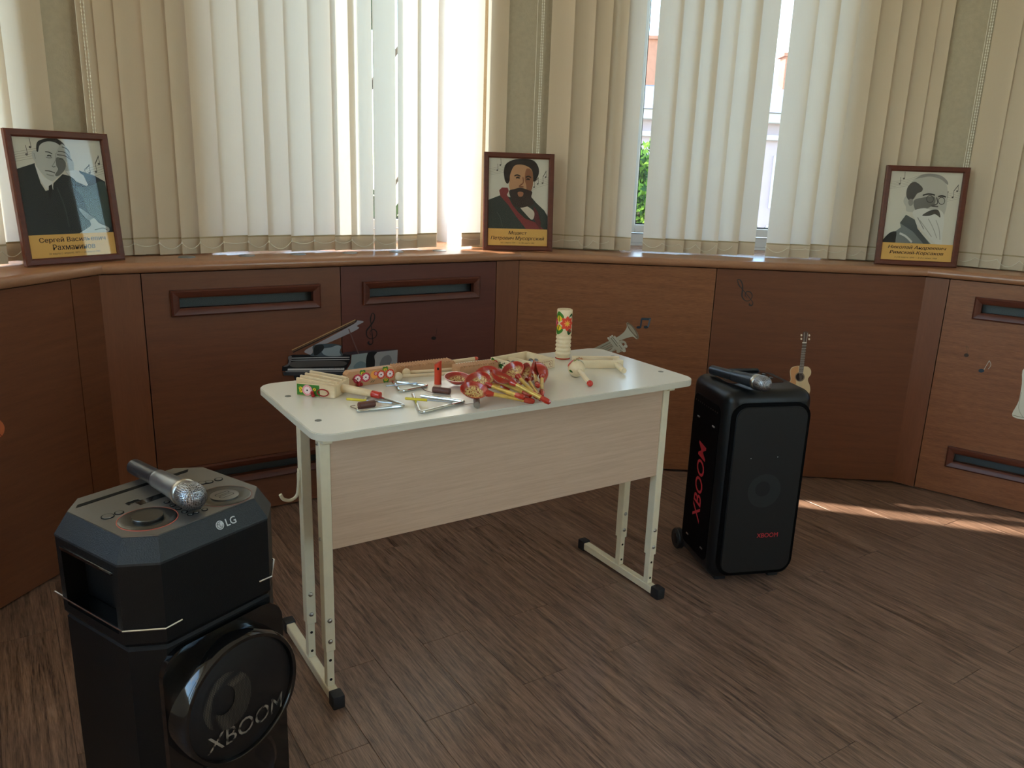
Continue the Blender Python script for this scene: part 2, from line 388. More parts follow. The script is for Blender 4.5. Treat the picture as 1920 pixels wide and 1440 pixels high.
# sills with rounded nose, mitred at the corners
prof = [(.0, SILL_B), (-.016, SILL_B+.001), (-.0225, SILL_B+.007), (-.0255, SILL_B+.018), (-.0225, SILL_B+.028), (-.016, SILL_B+.034), (-.008, SILL_Z), (.68, SILL_Z), (.68, SILL_B)]
TRIM = {}
for i, w in enumerate('ABCD'):
    g = G(); n = len(prof); vs_ = []
    for e in (0, 1):
        for s, z in prof: vs_.append(((x_start(w, s) if e == 0 else x_end(w, s)), s, z))
    fs = [[k, (k+1) % n, n+(k+1) % n, n+k][::-1] for k in range(n)] + [list(range(n)), list(range(n, 2*n))[::-1]]
    g.add(vs_, fs); TRIM[w] = struct(obj('trim_%d' % (i+1), g, m_sill, None, FM(w), ang=50), 'light brown wooden window sill with rounded nose')
g = G(); g.lathe([(.031, 0), (.031, .0015), (.027, .004), (.012, .0055), (.001, .006)], None, 20)
me_cap = g.mesh('vent_cap', m_vcap)
for px, py in ((352, 483.5), (463, 480), (560, 477.5), (655, 474.4), (741, 472), (822, 470)):
    P = onz(px, py, SILL_Z); l = FM('B').inverted() @ P
    link('vent_cap', me_cap, TRIM['B'], T(l.x, .118, SILL_Z))

# cladding panels with framed vents
def panel(w, x0, x1, mat, vents=(), z0=.006, z1=SILL_B-.004, gap=.0018, name='panel'):
    g = G(); x0 += gap; x1 -= gap; th = .018
    zs = z0
    for (vx0, vx1, vz0, vz1) in sorted(vents, key=lambda v: v[2]):
        g.bx(x0, x1, 0, th, zs, vz0); g.bx(x0, vx0, 0, th, vz0, vz1); g.bx(vx1, x1, 0, th, vz0, vz1); zs = vz1
    g.bx(x0, x1, 0, th, zs, z1)
    p = obj(name, g, mat, WALL[w], ident())
    for (vx0, vx1, vz0, vz1) in vents:
        f = G(); o_ = .029
        for (a, b) in (((vx0-o_, vz0-o_), (vx1+o_, vz0-o_)), ((vx1+o_, vz0-o_), (vx1+o_, vz1+o_)), ((vx1+o_, vz1+o_), (vx0-o_, vz1+o_)), ((vx0-o_, vz1+o_), (vx0-o_, vz0-o_))):
            cx, cz = (vx0+vx1)/2, (vz0+vz1)/2
            def q(pt, k, y):
                sx = 1 if pt[0] > cx else -1; sz = 1 if pt[1] > cz else -1
                return (pt[0]-sx*k, y, pt[1]-sz*k)
            pr = [(0, 0), (0, -.012), (.006, -.017), (.020, -.014), (o_, -.006), (o_, .012)]
            v_ = [q(a, k, y) for k, y in pr] + [q(b, k, y) for k, y in pr]; n = len(pr)
            f.add(v_, [[i, i+1, n+i+1, n+i][::-1] for i in range(n-1)])
        obj('vent_frame', f, m_mould, p, ident())
        f = G(); f.bx(vx0-.01, vx1+.01, .045, .049, vz0-.01, vz1+.01); obj('vent_mesh', f, m_grille, p, ident())
VU, VD = (.835, .872), (.165, .202)
def vz(x0, x1): return [(x0, x1, *VU), (x0, x1, *VD)]
panel('A', LA-.125, LA+.002, m_v1); panel('A', LA-.86, LA-.125, m_v1); panel('A', 0, LA-.86, m_v1)
panel('B', -.002, .129, m_pil, name='pilaster'); panel('B', .129, .853, m_v1, vz(.248, .738)); panel('B', .853, 1.578, m_v2, vz(.974, 1.460)); panel('B', 1.578, FAC['B'][3]-.001, m_pil, name='pilaster')
panel('C', -.002, .881, m_v3); panel('C', .881, FAC['C'][3]+.002, m_v1)
panel('D', -.002, .095, m_pil, name='pilaster'); panel('D', .095, .82, m_v3, vz(.232, .70)); panel('D', .82, 1.56, m_v3, vz(.95, 1.43)); panel('D', 1.56, LD, m_pil, name='pilaster')

# windows
for i, w in enumerate('ABCD'):
    a0, a1 = OPEN[w]; z0, z1 = SILL_Z+.012, HEAD_Z-.008; s0, s1 = .60, .665
    mid = (a0+a1)/2 if w != 'B' else .74; fw = .05; g = G()
    g.bx(a0, a0+fw, s0, s1, z0, z1, .004, 1); g.bx(a1-fw, a1, s0, s1, z0, z1, .004, 1)
    g.bx(a0+fw, a1-fw, s0, s1, z0, z0+fw, .004, 1); g.bx(a0+fw, a1-fw, s0, s1, z1-fw, z1, .004, 1)
    g.bx(mid-.03, mid+.03, s0, s1, z0+fw, z1-fw, .004, 1)
    g.bx(a0, a1, s0, s1+.05, SILL_Z, z0)
    win = struct(obj('window_%d' % (i+1), g, m_pvc, None, FM(w)), 'white plastic double window behind the blinds')
    for x0, x1 in ((a0+fw, mid-.03), (mid+.03, a1-fw)):
        g = G(); sw = .045
        g.bx(x0+.004, x0+sw, s0-.014, s1-.02, z0+fw+.004, z1-fw-.004, .004, 1); g.bx(x1-sw, x1-.004, s0-.014, s1-.02, z0+fw+.004, z1-fw-.004, .004, 1)
        g.bx(x0+sw, x1-sw, s0-.014, s1-.02, z0+fw+.004, z0+fw+sw, .004, 1); g.bx(x0+sw, x1-sw, s0-.014, s1-.02, z1-fw-sw, z1-fw-.004, .004, 1)
        sa = obj('sash', g, m_pvc, win, ident())
        g = G(); g.bx(x0+sw-.006, x1-sw+.006, .622, .628, z0+fw+sw-.006, z1-fw-sw+.006); obj('pane', g, m_gl, sa, ident())
        g = G()
        gx0, gx1, gz0, gz1 = x0+sw, x1-sw, z0+fw+sw, z1-fw-sw
        for b in ((gx0, gx1, gz0, gz0+.006), (gx0, gx1, gz1-.006, gz1), (gx0, gx0+.005, gz0+.006, gz1-.006), (gx1-.005, gx1, gz0+.006, gz1-.006)): g.bx(b[0], b[1], .612, .620, b[2], b[3])
        obj('gasket', g, m_rub, sa, ident())
    g = G(); g.bx(mid-.05, mid-.02, s0-.026, s0-.014, 1.95, 2.02, .004); g.bx(mid-.042, mid-.028, s0-.05, s0-.036, 1.86, 2.0, .005); obj('handle', g, m_handle, win, ident())

# ------------------------------------------------------------------ vertical blinds
m_slat = fabric('slat_fabric', '#decab2', '#e9ebe4', .28)
m_hem = fabric('slat_hem', '#b3a283', '#c4b28c', .16)
m_wt = pbr('slat_weight', '#b9ae98', .7)
m_rail = pbr('blind_rail', '#e8e6e0', .4)
m_bead = pbr('bead_chain', '#e6e0d0', .4)
BL_S, BL_Z0, BL_Z1, SW = .190, 1.009, 3.30, .104
def slat_fn(bow, y=0.0, z0=BL_Z0, z1=BL_Z1, hw=SW/2):
    return lambda i, j: Vector(((i-.5)*2*hw, y + bow*(1-(2*i-1)**2), z0+(z1-z0)*j))
ME = {}
for k, bow in enumerate((.004, .010, -.004)):
    g = G(); g.grid(slat_fn(bow), 8, 3); a = g.mesh('slat', m_slat, 60)
    g = G(); g.grid(slat_fn(bow, .0022, BL_Z0, BL_Z0+.062), 8, 1); g.grid(slat_fn(bow, -.0008, BL_Z0+.056, BL_Z0+.062), 8, 1); b = g.mesh('hem', m_hem, 60)
    g = G(); g.grid(slat_fn(bow, .0011, BL_Z0+.002, BL_Z0+.042, SW/2-.003), 8, 1); c = g.mesh('weight', m_wt, 60)
    ME[k] = (a, b, c)
random.seed(4)
BLAB = {'A': 'sunlit cream vertical blind at the left edge, behind the leftmost portrait', 'B': 'wide cream vertical blind in the window behind the desk',
        'C': 'cream vertical blind with two open gaps showing sky, between middle and right portraits', 'D': 'cream vertical blind at the right edge, right of the right portrait'}
def blind(w, slats, cords=()):
    t = thing('vertical_blind', BLAB[w], 'blind', FM(w), 'vertical window blinds'); xs = []
    for i, (x, yaw, kind) in enumerate(slats):
        dz = random.uniform(-.002, .004)
        sl = link('slat', ME[kind][0], t, T(x, BL_S, dz) @ RZ(R_(yaw)))
        link('hem', ME[kind][1], sl, ident()); link('weight', ME[kind][2], sl, ident()); xs.append((x, yaw, dz))
    x0, x1 = min(s[0] for s in slats)-.06, max(s[0] for s in slats)+.06
    g = G(); g.bx(x0, x1, BL_S-.022, BL_S+.022, BL_Z1+.01, BL_Z1+.045, .003); obj('headrail', g, m_rail, t, ident())
    for (xa, ya, za), (xb, yb, zb) in zip(xs, xs[1:]):
        pa = (xa-SW/2*math.cos(R_(ya)), BL_S-SW/2*math.sin(R_(ya))-.003); pb = (xb-SW/2*math.cos(R_(yb)), BL_S-SW/2*math.sin(R_(yb))-.003)
        sag = random.choice((.006, .012, .022, .03))
        if xb-xa > .14: continue
        g = G(); g.tube([(pa[0]+(pb[0]-pa[0])*k/8, min(pa[1]+(pb[1]-pa[1])*k/8, BL_S-.010), BL_Z0+.042-sag*4*(k/8)*(1-k/8)) for k in range(9)], .0012, 5)
        obj('bead_chain', g, m_bead, t, ident())
        g = G(); g.box((pa[0], pa[1]-.001, BL_Z0+.042), (.004, .006, .008)); obj('chain_clip', g, m_bead, t, ident())
    for (xa, za, xb, zb, r, dot) in cords:
        g = G()
        # cords hang straight down from the head rail
        if dot:
            for off in (-.004, .004):
                n = int((BL_Z1-zb)/.012)
                g.tube([(xa+off, BL_S-.014, zb+.006), (xa+off, BL_S-.014, BL_Z1+.012)], .0009, 5)
                for k in range(n): g.box((xa+off, BL_S-.014, zb+.012*k), (.0042, .0042, .0062), .0012, 1)
        else: g.tube([(xa, BL_S-.014, zb), (xa, BL_S-.014, BL_Z1+.012)], r, 6)
        obj('control_chain' if dot else 'tilt_cord', g, m_bead, t, ident())
    return t
def from_px(w, edges, y, yaw, kinds=(0,)):
    out = []
    for i, px in enumerate(edges):
        e = px if isinstance(px, tuple) else (px, yaw)
        x, z = onw(w, e[0], y, BL_S); out.append((x+SW/2*math.cos(R_(e[1])), e[1], kinds[i % len(kinds)]))
    return out
sB = from_px('B', [187, 216, (252, 8), 299, (341, 12), (375, 14), 419, 465, (503, 12), (546, 10), (588, 12), (627, 12), (659, 5), (702, 5), (745, 10), (781, 8), (864, 5), (906, -3)], 470, 11, (0, 0, 1, 0, 1))
blind('B', sB, [(onw('B', 163, 100, BL_S-.014)[0], 0, 0, 1.0, .001, True), (onw('B', 150, 100, BL_S-.014)[0], 0, 0, 1.2, .0012, False)])
sC = from_px('C', [1016, 1052, 1082, 1110, 1140, 1204, 1239, 1271, 1302, 1340, 1371, 1436, 1474, 1508, 1543, 1580, 1612, (1646, -10), (1672, -14)], 475, -14, (1, 1, 0, 1))
blind('C', sC, [(onw('C', 1022, 150, BL_S-.014)[0]-.02, 0, 0, 1.15, .001, True), (onw('C', 1016, 150, BL_S-.014)[0]-.03, 0, 0, 1.15, .0012, False)])
sD = [(.115+.0845*i, -12 if i else -6, (1, 0, 1)[i % 3]) for i in range(17)]
blind('D', sD, [(.055, 0, 0, 1.1, .001, True), (.042, 0, 0, 1.1, .0012, False)])
sA = [(LA+.015-.0815*i, -10, (1, 0)[i % 2]) for i in range(20)][::-1]
blind('A', sA, [])

# ------------------------------------------------------------------ outside: street, house, trees
m_ground = pbr('street_ground', '#8d8f80', .9, noise=.6, var=.15)
m_fac = pbr('facade_pink', '#a8969f', .8, noise=1.5, var=.04)
m_cor = pbr('facade_trim', '#b9b4b8', .8)
m_roof = pbr('roof_metal', '#8791a3', .5, metal=.2, noise=2, var=.06)
m_chim = pbr('chimney_brick', '#a9745f', .85, noise=9, var=.12)
m_dark = pbr('house_window_dark', '#5d6675', .25)
m_leafA = fabric('leaf_light', '#6f9a42', '#a9c95c', .35)
m_leafB = fabric('leaf_dark', '#2e4a2c', '#48702f', .25)
m_bark = pbr('bark', '#4b3b30', .9, noise=14, var=.3)
GZ = -7.0
g = G(); g.bx(-60, 60, 4.8, 110, GZ-.3, GZ); struct(obj('ground', g, m_ground), 'grey street ground outside the windows')
def far(px, py, Y):
    d = pray(px, py); k = Y/d.y; return Vector((d.x*k, Y, CAMH+d.z*k))
HY = 34.0
eave = far(1420, 207, HY).z; ridge = far(1420, 178, HY+4).z
h = thing('apartment_house', 'pale pink house with white cornice and grey roof across the street', 'building', T(0, HY, GZ))
x0, x1 = -4, 36
g = G(); g.bx(x0, x1, 0, 12, 0, eave-GZ); obj('wall', g, m_fac, h, ident())
g = G(); g.bx(x0-.3, x1+.3, -.55, 12.5, eave-GZ-.5, eave-GZ-.12, .06); g.bx(x0-.2, x1+.2, -.3, .4, eave-GZ-1.15, eave-GZ-.95, .04); obj('cornice', g, m_cor, h, ident())
zr = eave-GZ-.12
g = G(); g.add([(x0-.4, -.7, zr), (x1+.4, -.7, zr), (x1+.4, 12.6, zr), (x0-.4, 12.6, zr), (x0+3, 6, zr+2.4), (x1-3, 6, zr+2.4)], [[0, 1, 5, 4], [1, 2, 5], [2, 3, 4, 5], [3, 0, 4], [3, 2, 1, 0]]); rf = obj('roof', g, m_roof, h, ident(), 0)
for cpx, wd, hh in ((1202, 1.0, 3.1), (1345, .9, 2.3), (1475, .8, 2.6)):
    P = far(cpx, 200, HY+3.2); g = G(); g.bx(P.x-wd/2, P.x+wd/2, 2.8, 3.6, zr+.5, zr+hh); g.bx(P.x-wd/2-.12, P.x+wd/2+.12, 2.68, 3.72, zr+hh, zr+hh+.14); obj('chimney', g, m_chim, rf, ident())
for zz in (1.5, 4.6, 7.4):
    for k in range(11):
        xx = x0+2+k*3.3
        if zz+2 > eave-GZ-1.4: continue
        g = G(); g.bx(xx-.75, xx+.75, -.08, .06, zz-.1, zz+2.0); wv = obj('window', g, m_cor, h, ident())
        g = G(); g.bx(xx-.6, xx-.05, -.1, -.07, zz, zz+1.85); g.bx(xx+.05, xx+.6, -.1, -.07, zz, zz+1.85); obj('pane', g, m_dark, wv, ident())
def tree(name, label, base, height, crown_c, crown_r, n, seed, mats=None, leaf=.16, group='trees in the street'):
    random.seed(seed); t = thing(name, label, 'tree', T(base[0], base[1], GZ), group)
    g = G(); H = height
    g.tube([(0, 0, 0), (.1, .05, H*.3), (-.05, .1, H*.6), (0, 0, H*.9)], [.22, .18, .12, .04], 8)
    for k in range(9):
        a = k*2.4; z = H*(.35+.055*k); rr = crown_r[0]*.75
        g.tube([(0, 0, z), (math.cos(a)*rr*.5, math.sin(a)*rr*.5, z+.5), (math.cos(a)*rr, math.sin(a)*rr, z+1.1)], [.07, .045, .015], 5)
    obj('trunk', g, m_bark, t, ident())
    g = G()
    blobs = [(random.uniform(-.7, .7)*crown_r[0], random.uniform(-.7, .7)*crown_r[1], random.uniform(-.85, .85)*crown_r[2], random.uniform(.25, .5)) for _ in range(26)]
    for k in range(n):
        b = random.choice(blobs); r = b[3]*crown_r[0]
        d = Vector((random.gauss(0, 1), random.gauss(0, 1), random.gauss(0, 1))).normalized()*r*random.uniform(.55, 1)
        c = Vector(crown_c)+Vector(b[:3])+d
        q = Euler((random.uniform(0, 6), random.uniform(0, 6), random.uniform(0, 6))).to_matrix(); s = leaf*random.uniform(.6, 1.25)
        g.mi = 0 if random.random() < .6 else 1
        g.add([c+q @ Vector(v) for v in ((-s*.5, 0, 0), (0, -s*.3, .01), (s*.5, 0, 0), (0, s*.3, .01))], [[0, 1, 2, 3]])
    cr = obj('crown', g, mats or [m_leafA, m_leafB], t, ident(), 0); cr['kind'] = 'stuff'
P = far(1183, 330, 17.0); tree('street_tree', 'sunlit green tree seen through the gap left in the middle blind', (P.x, 17.0), 9.2, (0, 0, 7.2), (1.05, 1.1, 2.3), 5200, 3)
P = far(1440, 430, 20.0); tree('street_tree', 'low green tree at the foot of the pink house', (P.x+.4, 20.0), 6.4, (0, 0, 5.3), (1.9, 1.6, 1.5), 4200, 5)
P = far(699, 200, 11.0); tree('street_tree', 'tall dark tree close to the window behind the desk', (P.x-.3, 11.0), 11.5, (0, 0, 8.0), (1.15, 1.3, 3.8), 6500, 8, [m_leafB, m_leafB], .2)

# ------------------------------------------------------------------ school desk
DX, DY, DTH, DH = -.437813, 1.694674, .57487, .7527
DM = T(DX, DY, 0) @ RZ(DTH)
m_dtop = pbr('desk_laminate_cream', '#e6e0d2', .22, spec=.5, noise=4, var=.02)
m_dedge = pbr('desk_edge_band', '#cfc9b8', .4)
m_dpan = wood('desk_panel_ash', '#c3a68d', '#d8bda4', scale=4, stretch=(1, 12, 22), rough=.5, bump=.08, fine=20)
m_dmet = pbr('desk_frame_ivory', '#e6dcbf', .35, spec=.5, noise=30, var=.04)
m_cap = pbr('rubber_black', '#1b1d20', .55, bump=.2, bscale=300)
m_steel = pbr('steel', '#b9b6ae', .28, metal=1.0)
m_screw = pbr('screw_dull', '#6f6e66', .45, metal=.4)
m_hole = pbr('bolt_hole', '#0d0b08', .9)
desk = thing('school_desk', 'cream school desk with pale wood modesty panel, covered with instruments', 'desk', DM)
g = G(); bm = bmesh.new()
pl = rrect(0, 1.2, 0, .5, .05, 8); vs_ = [bm.verts.new((x, y, DH-.018)) for x, y in pl]; f = bm.faces.new(vs_)
r_ = bmesh.ops.extrude_face_region(bm, geom=[f]); nv = [e for e in r_['geom'] if isinstance(e, bmesh.types.BMVert)]
for v in nv: v.co.z = DH
bm.normal_update(); top_e = [e for e in bm.edges if all(abs(v.co.z-DH) < 1e-6 for v in e.verts)]
bmesh.ops.bevel(bm, geom=top_e, offset=.002, segments=2, affect='EDGES')
bmesh.ops.recalc_face_normals(bm, faces=bm.faces[:])
bm.verts.index_update()
for fc in bm.faces:
    g.mi = 0 if fc.normal.z > .6 else 1
    g.F.append([v.index for v in fc.verts]); g.MI.append(g.mi)
g.V = [v.co.copy() for v in bm.verts]; bm.free()
obj('desk_top', g, [m_dtop, m_dedge], desk, ident(), 30)
g = G(); g.bx(.0605, 1.1395, .085, .101, .42, DH-.02, .001, 1); obj('modesty_panel', g, m_dpan, desk, ident())
for side in (0, 1):
    xc = .047 if side == 0 else 1.153
    g = G(); g.bx(xc-.0125, xc+.0125, .060, .432, .006, .032, .002, 1); bar = obj('foot_bar', g, m_dmet, desk, ident())
    for y0, y1 in ((.027, .064), (.428, .462)):
        g = G(); g.bx(xc-.016, xc+.016, y0, y1, 0, .038, .004, 2); obj('rubber_cap', g, m_cap, bar, ident())
    g = G(); g.bx(xc-.0125, xc+.0125, .06, .46, DH-.046, DH-.019, .002, 1); obj('top_rail', g, m_dmet, desk, ident())
    for y0 in (.082, .230):
        g = G(); g.bx(xc-.013, xc+.013, y0, y0+.030, .137, DH-.046, .0015, 1); lg = obj('leg', g, m_dmet, desk, ident())
        g = G(); g.bx(xc-.0098, xc+.0098, y0+.004, y0+.026, .0325, .30, .001, 1); obj('inner_tube', g, m_dmet, lg, ident())
        for z in (.226, .166):
            g = G(); g.lathe([(.0065, 0), (.0062, .0015), (.0045, .0032), (.001, .004)], frame_z((xc, y0, z), (0, -1, 0)), 12); obj('bolt', g, m_steel, lg, ident())
        for z in (.109, .052):
            g = G(); g.lathe([(.004, 0), (.004, .0004)], frame_z((xc, y0+.004, z), (0, -1, 0)), 10); obj('bolt_hole', g, m_hole, lg, ident())
for x, y in ((.043, .349), (.043, .112), (1.16, .124), (1.16, .36)):
    g = G(); g.lathe([(.0085, 0), (.0083, .0009), (.006, .0014), (.0015, .0008)], T(x, y, DH), 14); obj('screw', g, m_screw, desk, ident())
g = G(); hx = .034
g.tube(spline([(hx-.003, .245, .575), (hx-.004, .245, .54), (hx-.010, .245, .512), (hx-.028, .245, .503), (hx-.045, .245, .510), (hx-.052, .245, .524)], 5, False), .0045, 8)
g.box((hx-.002, .245, .57), (.004, .016, .03), .001, 1); obj('bag_hook', g, m_dmet, desk, ident())
for z in (.70, .45):
    g = G(); g.lathe([(.005, 0), (.005, .002), (.002, .004)], frame_z((.034, .097, z), (-1, 0, 0)), 10); obj('rivet', g, m_steel, desk, ident())

# ------------------------------------------------------------------ tall party speaker at the left
m_plate = pbr('gunmetal_plate', '#7d7a76', .34, metal=.75, noise=60, var=.04, stretch=(1, 30, 1))
m_spb = pbr('speaker_black', '#090a0b', .45, spec=.25, bump=.25, bscale=500)
m_spg = pbr('speaker_gloss', '#08090a', .08, spec=.6, coat=.3)
m_bev = pbr('bevel_black_grain', '#22272a', .42, metal=.1, bump=.5, bscale=420)
m_chrome = pbr('chrome_line', '#c9ccd2', .12, metal=1)
m_slot = pbr('slot_black', '#020203', .6, spec=.1)
m_led = pbr('ring_coral', '#c8614f', .4)
m_ringd = pbr('ring_dull', '#8a625a', .4)
m_white = pbr('print_white', '#c9cdd0', .5)
m_knob = pbr('knob_brushed', '#55534f', .3, metal=.9, noise=80, var=.15, stretch=(1, 12, 1))
m_mesh = None
def dotted(name, dotc, base, scale=420, th=.28, rough=.4):
    m, t, o = newmat(name); p = t.nodes.new('ShaderNodeBsdfPrincipled'); t.links.new(p.outputs[0], o.inputs[0]); p.inputs['Roughness'].default_value = rough
    tc = t.nodes.new('ShaderNodeTexCoord'); v = NN(t, 'ShaderNodeTexVoronoi', Scale=float(scale), Randomness=0.0); v.voronoi_dimensions = '3D'; t.links.new(tc.outputs['Object'], v.inputs['Vector'])
    rp = t.nodes.new('ShaderNodeValToRGB'); rp.color_ramp.elements[0].position = th; rp.color_ramp.elements[1].position = th+.1
    rp.color_ramp.elements[0].color = lin(dotc); rp.color_ramp.elements[1].color = lin(base); t.links.new(v.outputs['Distance'], rp.inputs[0]); t.links.new(rp.outputs[0], p.inputs['Base Color']); return m
m_grl = dotted('grille_black', '#030303', '#0c0c0d', 420, .35)
m_cone_sheen = dotted('painted_cone_sheen', '#5d564a', '#0b0b0b', 330, .30)  # reflection of the cone through the mesh, painted as lighter dots
m_dots = dotted('print_dotted', '#a59c8e', '#1b1917', 420, .42)
SPM = T(-.660, 1.416, 0) @ RZ(R_(57))
sp = thing('party_speaker', 'tall black party speaker with a dial top, in the left foreground', 'speaker', SPM)
def octo(hx, hy, c): return [(hx, hy-c), (hx-c, hy), (-hx+c, hy), (-hx, hy-c), (-hx, -hy+c), (-hx+c, -hy), (hx-c, -hy), (hx, -hy+c)]
def loft(g, rings):
    n = len(rings[0][0]); vs_ = []
    for poly, z in rings: vs_ += [(x, y, z) for x, y in poly]
    fs = [[i*n+k, i*n+(k+1) % n, (i+1)*n+(k+1) % n, (i+1)*n+k] for i in range(len(rings)-1) for k in range(n)]
    fs += [list(range(n))[::-1], [(len(rings)-1)*n+k for k in range(n)]]; g.add(vs_, fs)
ZT = .712
g = G(); loft(g, [(octo(.158, .142, .045), .004), (octo(.160, .145, .045), .02), (octo(.160, .145, .045), .50), (octo(.155, .140, .045), .508)]); body = obj('cabinet', g, m_spb, sp, ident(), 20)
g = G(); loft(g, [(octo(.160, .145, .05), .508), (octo(.164, .149, .05), .516), (octo(.165, .150, .05), .668)])
bm = bmesh.new(); bv_ = [bm.verts.new(v) for v in g.V]
for f in g.F: bm.faces.new([bv_[i] for i in f])
bm.normal_update(); sf = [f for f in bm.faces if abs(f.normal.x) > .95 and f.calc_area() > .02]
bmesh.ops.inset_individual(bm, faces=sf, thickness=.022)
for f in sf:
    sx = 1 if f.normal.x > 0 else -1; r_ = bmesh.ops.extrude_discrete_faces(bm, faces=[f])['faces'][0]
    for v in r_.verts: v.co.x -= sx*.040; v.co.z = v.co.z+(.006 if v.co.z < .59 else -.012)
g = G(); g.addbm(bm); up = obj('upper_body', g, m_spb, sp, ident(), 20)
g = G(); loft(g, [(octo(.1655, .1505, .05), .668), (octo(.1655, .1505, .05), .6725), (octo(.145, .130, .042), ZT-.001)]); bv = obj('bevel', g, m_bev, sp, ident(), 20)
g = G(); loft(g, [(octo(.144, .129, .042), ZT-.001), (octo(.144, .129, .042), ZT+.0012)]); plate = obj('top_plate', g, m_plate, sp, ident(), 20)
SPI = SPM.inverted()
def lp(px, py, z=ZT): v = SPI @ onz(px, py, z); return v.x, v.y
Zp = ZT+.0012
# logo on the front bevel
g = G(); nrm = Vector((0, -.0395, .0205)).normalized(); upv = Vector((0, .0205, .0395)).normalized()
bc = Vector((.035, -.1405, .6915))
def fb(u, v): return bc + Vector((1, 0, 0))*u + upv*v - Vector((0, .0395, -.0205)).normalized()*.0006
g.sheet(circ(-.021, 0, .0085, n=24), fb); obj('logo_disc', g, m_white, bv, ident(), 0)
g = G(); text_on(g, 'LG', .022, lambda u, v: fb(u+.003, v), bold=.012); obj('logo_letters', g, m_white, bv, ident(), 0)
g = G()
def fb2(u, v): return fb(u, v) - Vector((0, .0395, -.0205)).normalized()*.0004
stroke(g, [(-.0215, .004), (-.0215, -.003), (-.0175, -.003)], .0006, fb2); stroke(g, [(-.021+.0062*math.cos(a), .0062*math.sin(a)) for a in [R_(60+30*k) for k in range(11)]], .0006, fb2); g.sheet(circ(-.0245, .002, .0011, n=8), fb2)
obj('logo_face', g, m_bev, bv, ident(), 0)
# slot
g = G(); g.prism([(-.128, .088), (.108, .088), (.118, .100), (-.118, .100)], .0006, z0=Zp-.0002); obj('phone_slot', g, m_slot, plate, ident(), 0)
# dials
kx, ky = lp(277, 974); rx, ry = lp(421, 931)
for i, (cx, cy) in enumerate(((kx, ky), (rx, ry))):
    g = G(); g.lathe([(.0520, 0), (.0520, .0012), (.0507, .0012), (.0507, 0)], T(cx, cy, Zp-.0004), 40, False, False); d_ = obj('dial_ring', g, m_led if i == 0 else m_ringd, plate, ident())
    g = G(); g.lathe([(.050, .0), (.050, .0015), (.047, .003), (.028, .0008), (.001, .0008)], T(cx, cy, Zp-.0004), 40); obj('dial_dish', g, m_knob, d_, ident())
    if i == 0:
        g = G(); g.lathe([(.027, .0), (.0275, .006), (.0265, .0075), (.001, .0075)], T(cx, cy, Zp), 32); obj('knob', g, m_knob, d_, ident())
    else:
        g = G(); g.lathe([(.027, 0), (.027, .0026), (.0255, .003), (.001, .003)], T(cx, cy, Zp), 32); kb = obj('touch_pad', g, m_plate, d_, ident())
        g = G()
        for oy in (.007, -.007):
            pts = rrect(-.015, .015, -.0045, .0045, .0044, 5); pts = [(x+cx, y+cy+oy) for x, y in pts]+[(pts[0][0]+cx, pts[0][1]+cy+oy)]
            stroke(g, pts, .0006, lambda u, v: Vector((u, v, Zp+.0032)))
        obj('pad_marks', g, m_slot, d_, ident(), 0)
btns = [lp(*q) for q in ((202, 970), (223.5, 963), (379, 907), (392, 905), (410, 900), (313, 943), (324, 949), (335, 955), (346, 961), (357, 966), (368, 962), (371, 954), (384, 957), (364, 947))]
for i, (x, y) in enumerate(btns):
    r = (.0115, .0085)[min(i, 1)] if i < 2 else (.0085 if i < 5 else .0058)
    g = G(); g.lathe([(r, 0), (r, .0012), (r-.0014, .0012), (r-.0014, .0004), (.0005, .0008)], T(x, y, Zp-.0002), 20); g2 = obj('button', g, m_slot, plate, ident())
    g = G(); g.lathe([(r-.0016, 0), (r-.002, .0014), (.0005, .0016)], T(x, y, Zp), 20); obj('button_cap', g, m_plate, g2, ident())
x, y = lp(283, 937); g = G(); g.bx(x-.028, x+.034, y-.010, y+.010, Zp-.0004, Zp+.0005); obj('display', g, m_spg, plate, ident())
x, y = lp(250, 943); g = G(); g.bx(x-.013, x+.013, y-.006, y+.006, Zp-.0003, Zp+.0006); u_ = obj('usb_port', g, m_slot, plate, ident()); g = G(); g.bx(x-.010, x+.010, y-.007, y-.0058, Zp, Zp+.0012); g.bx(x-.010, x+.010, y+.0058, y+.007, Zp, Zp+.0012); obj('port_lip', g, m_chrome, u_, ident())
# side handle recess and chrome line
g = G()
g.prism([(-.1655, -.074), (-.130, -.074), (-.130, .074), (-.1655, .074)], .002, z0=.5395)
obj('handle_tray', g, m_spg, up, ident())
for sx in (-1, 1):
    g = G(); pts = [(sx*.1655, .125, .545), (sx*.1665, .05, .545), (sx*.1665, -.101, .545), (sx*.1165, -.1515, .545), (sx*.085, -.1525, .5475)]
    g.tube(pts, .0022, 6); obj('chrome_line', g, m_chrome, up, ident())
    g = G(); g.bx(min(sx*.1535, sx*.1685), max(sx*.1535, sx*.1685), -.085, .085, .646, .654, .003); obj('grip_edge', g, m_spg, up, ident())
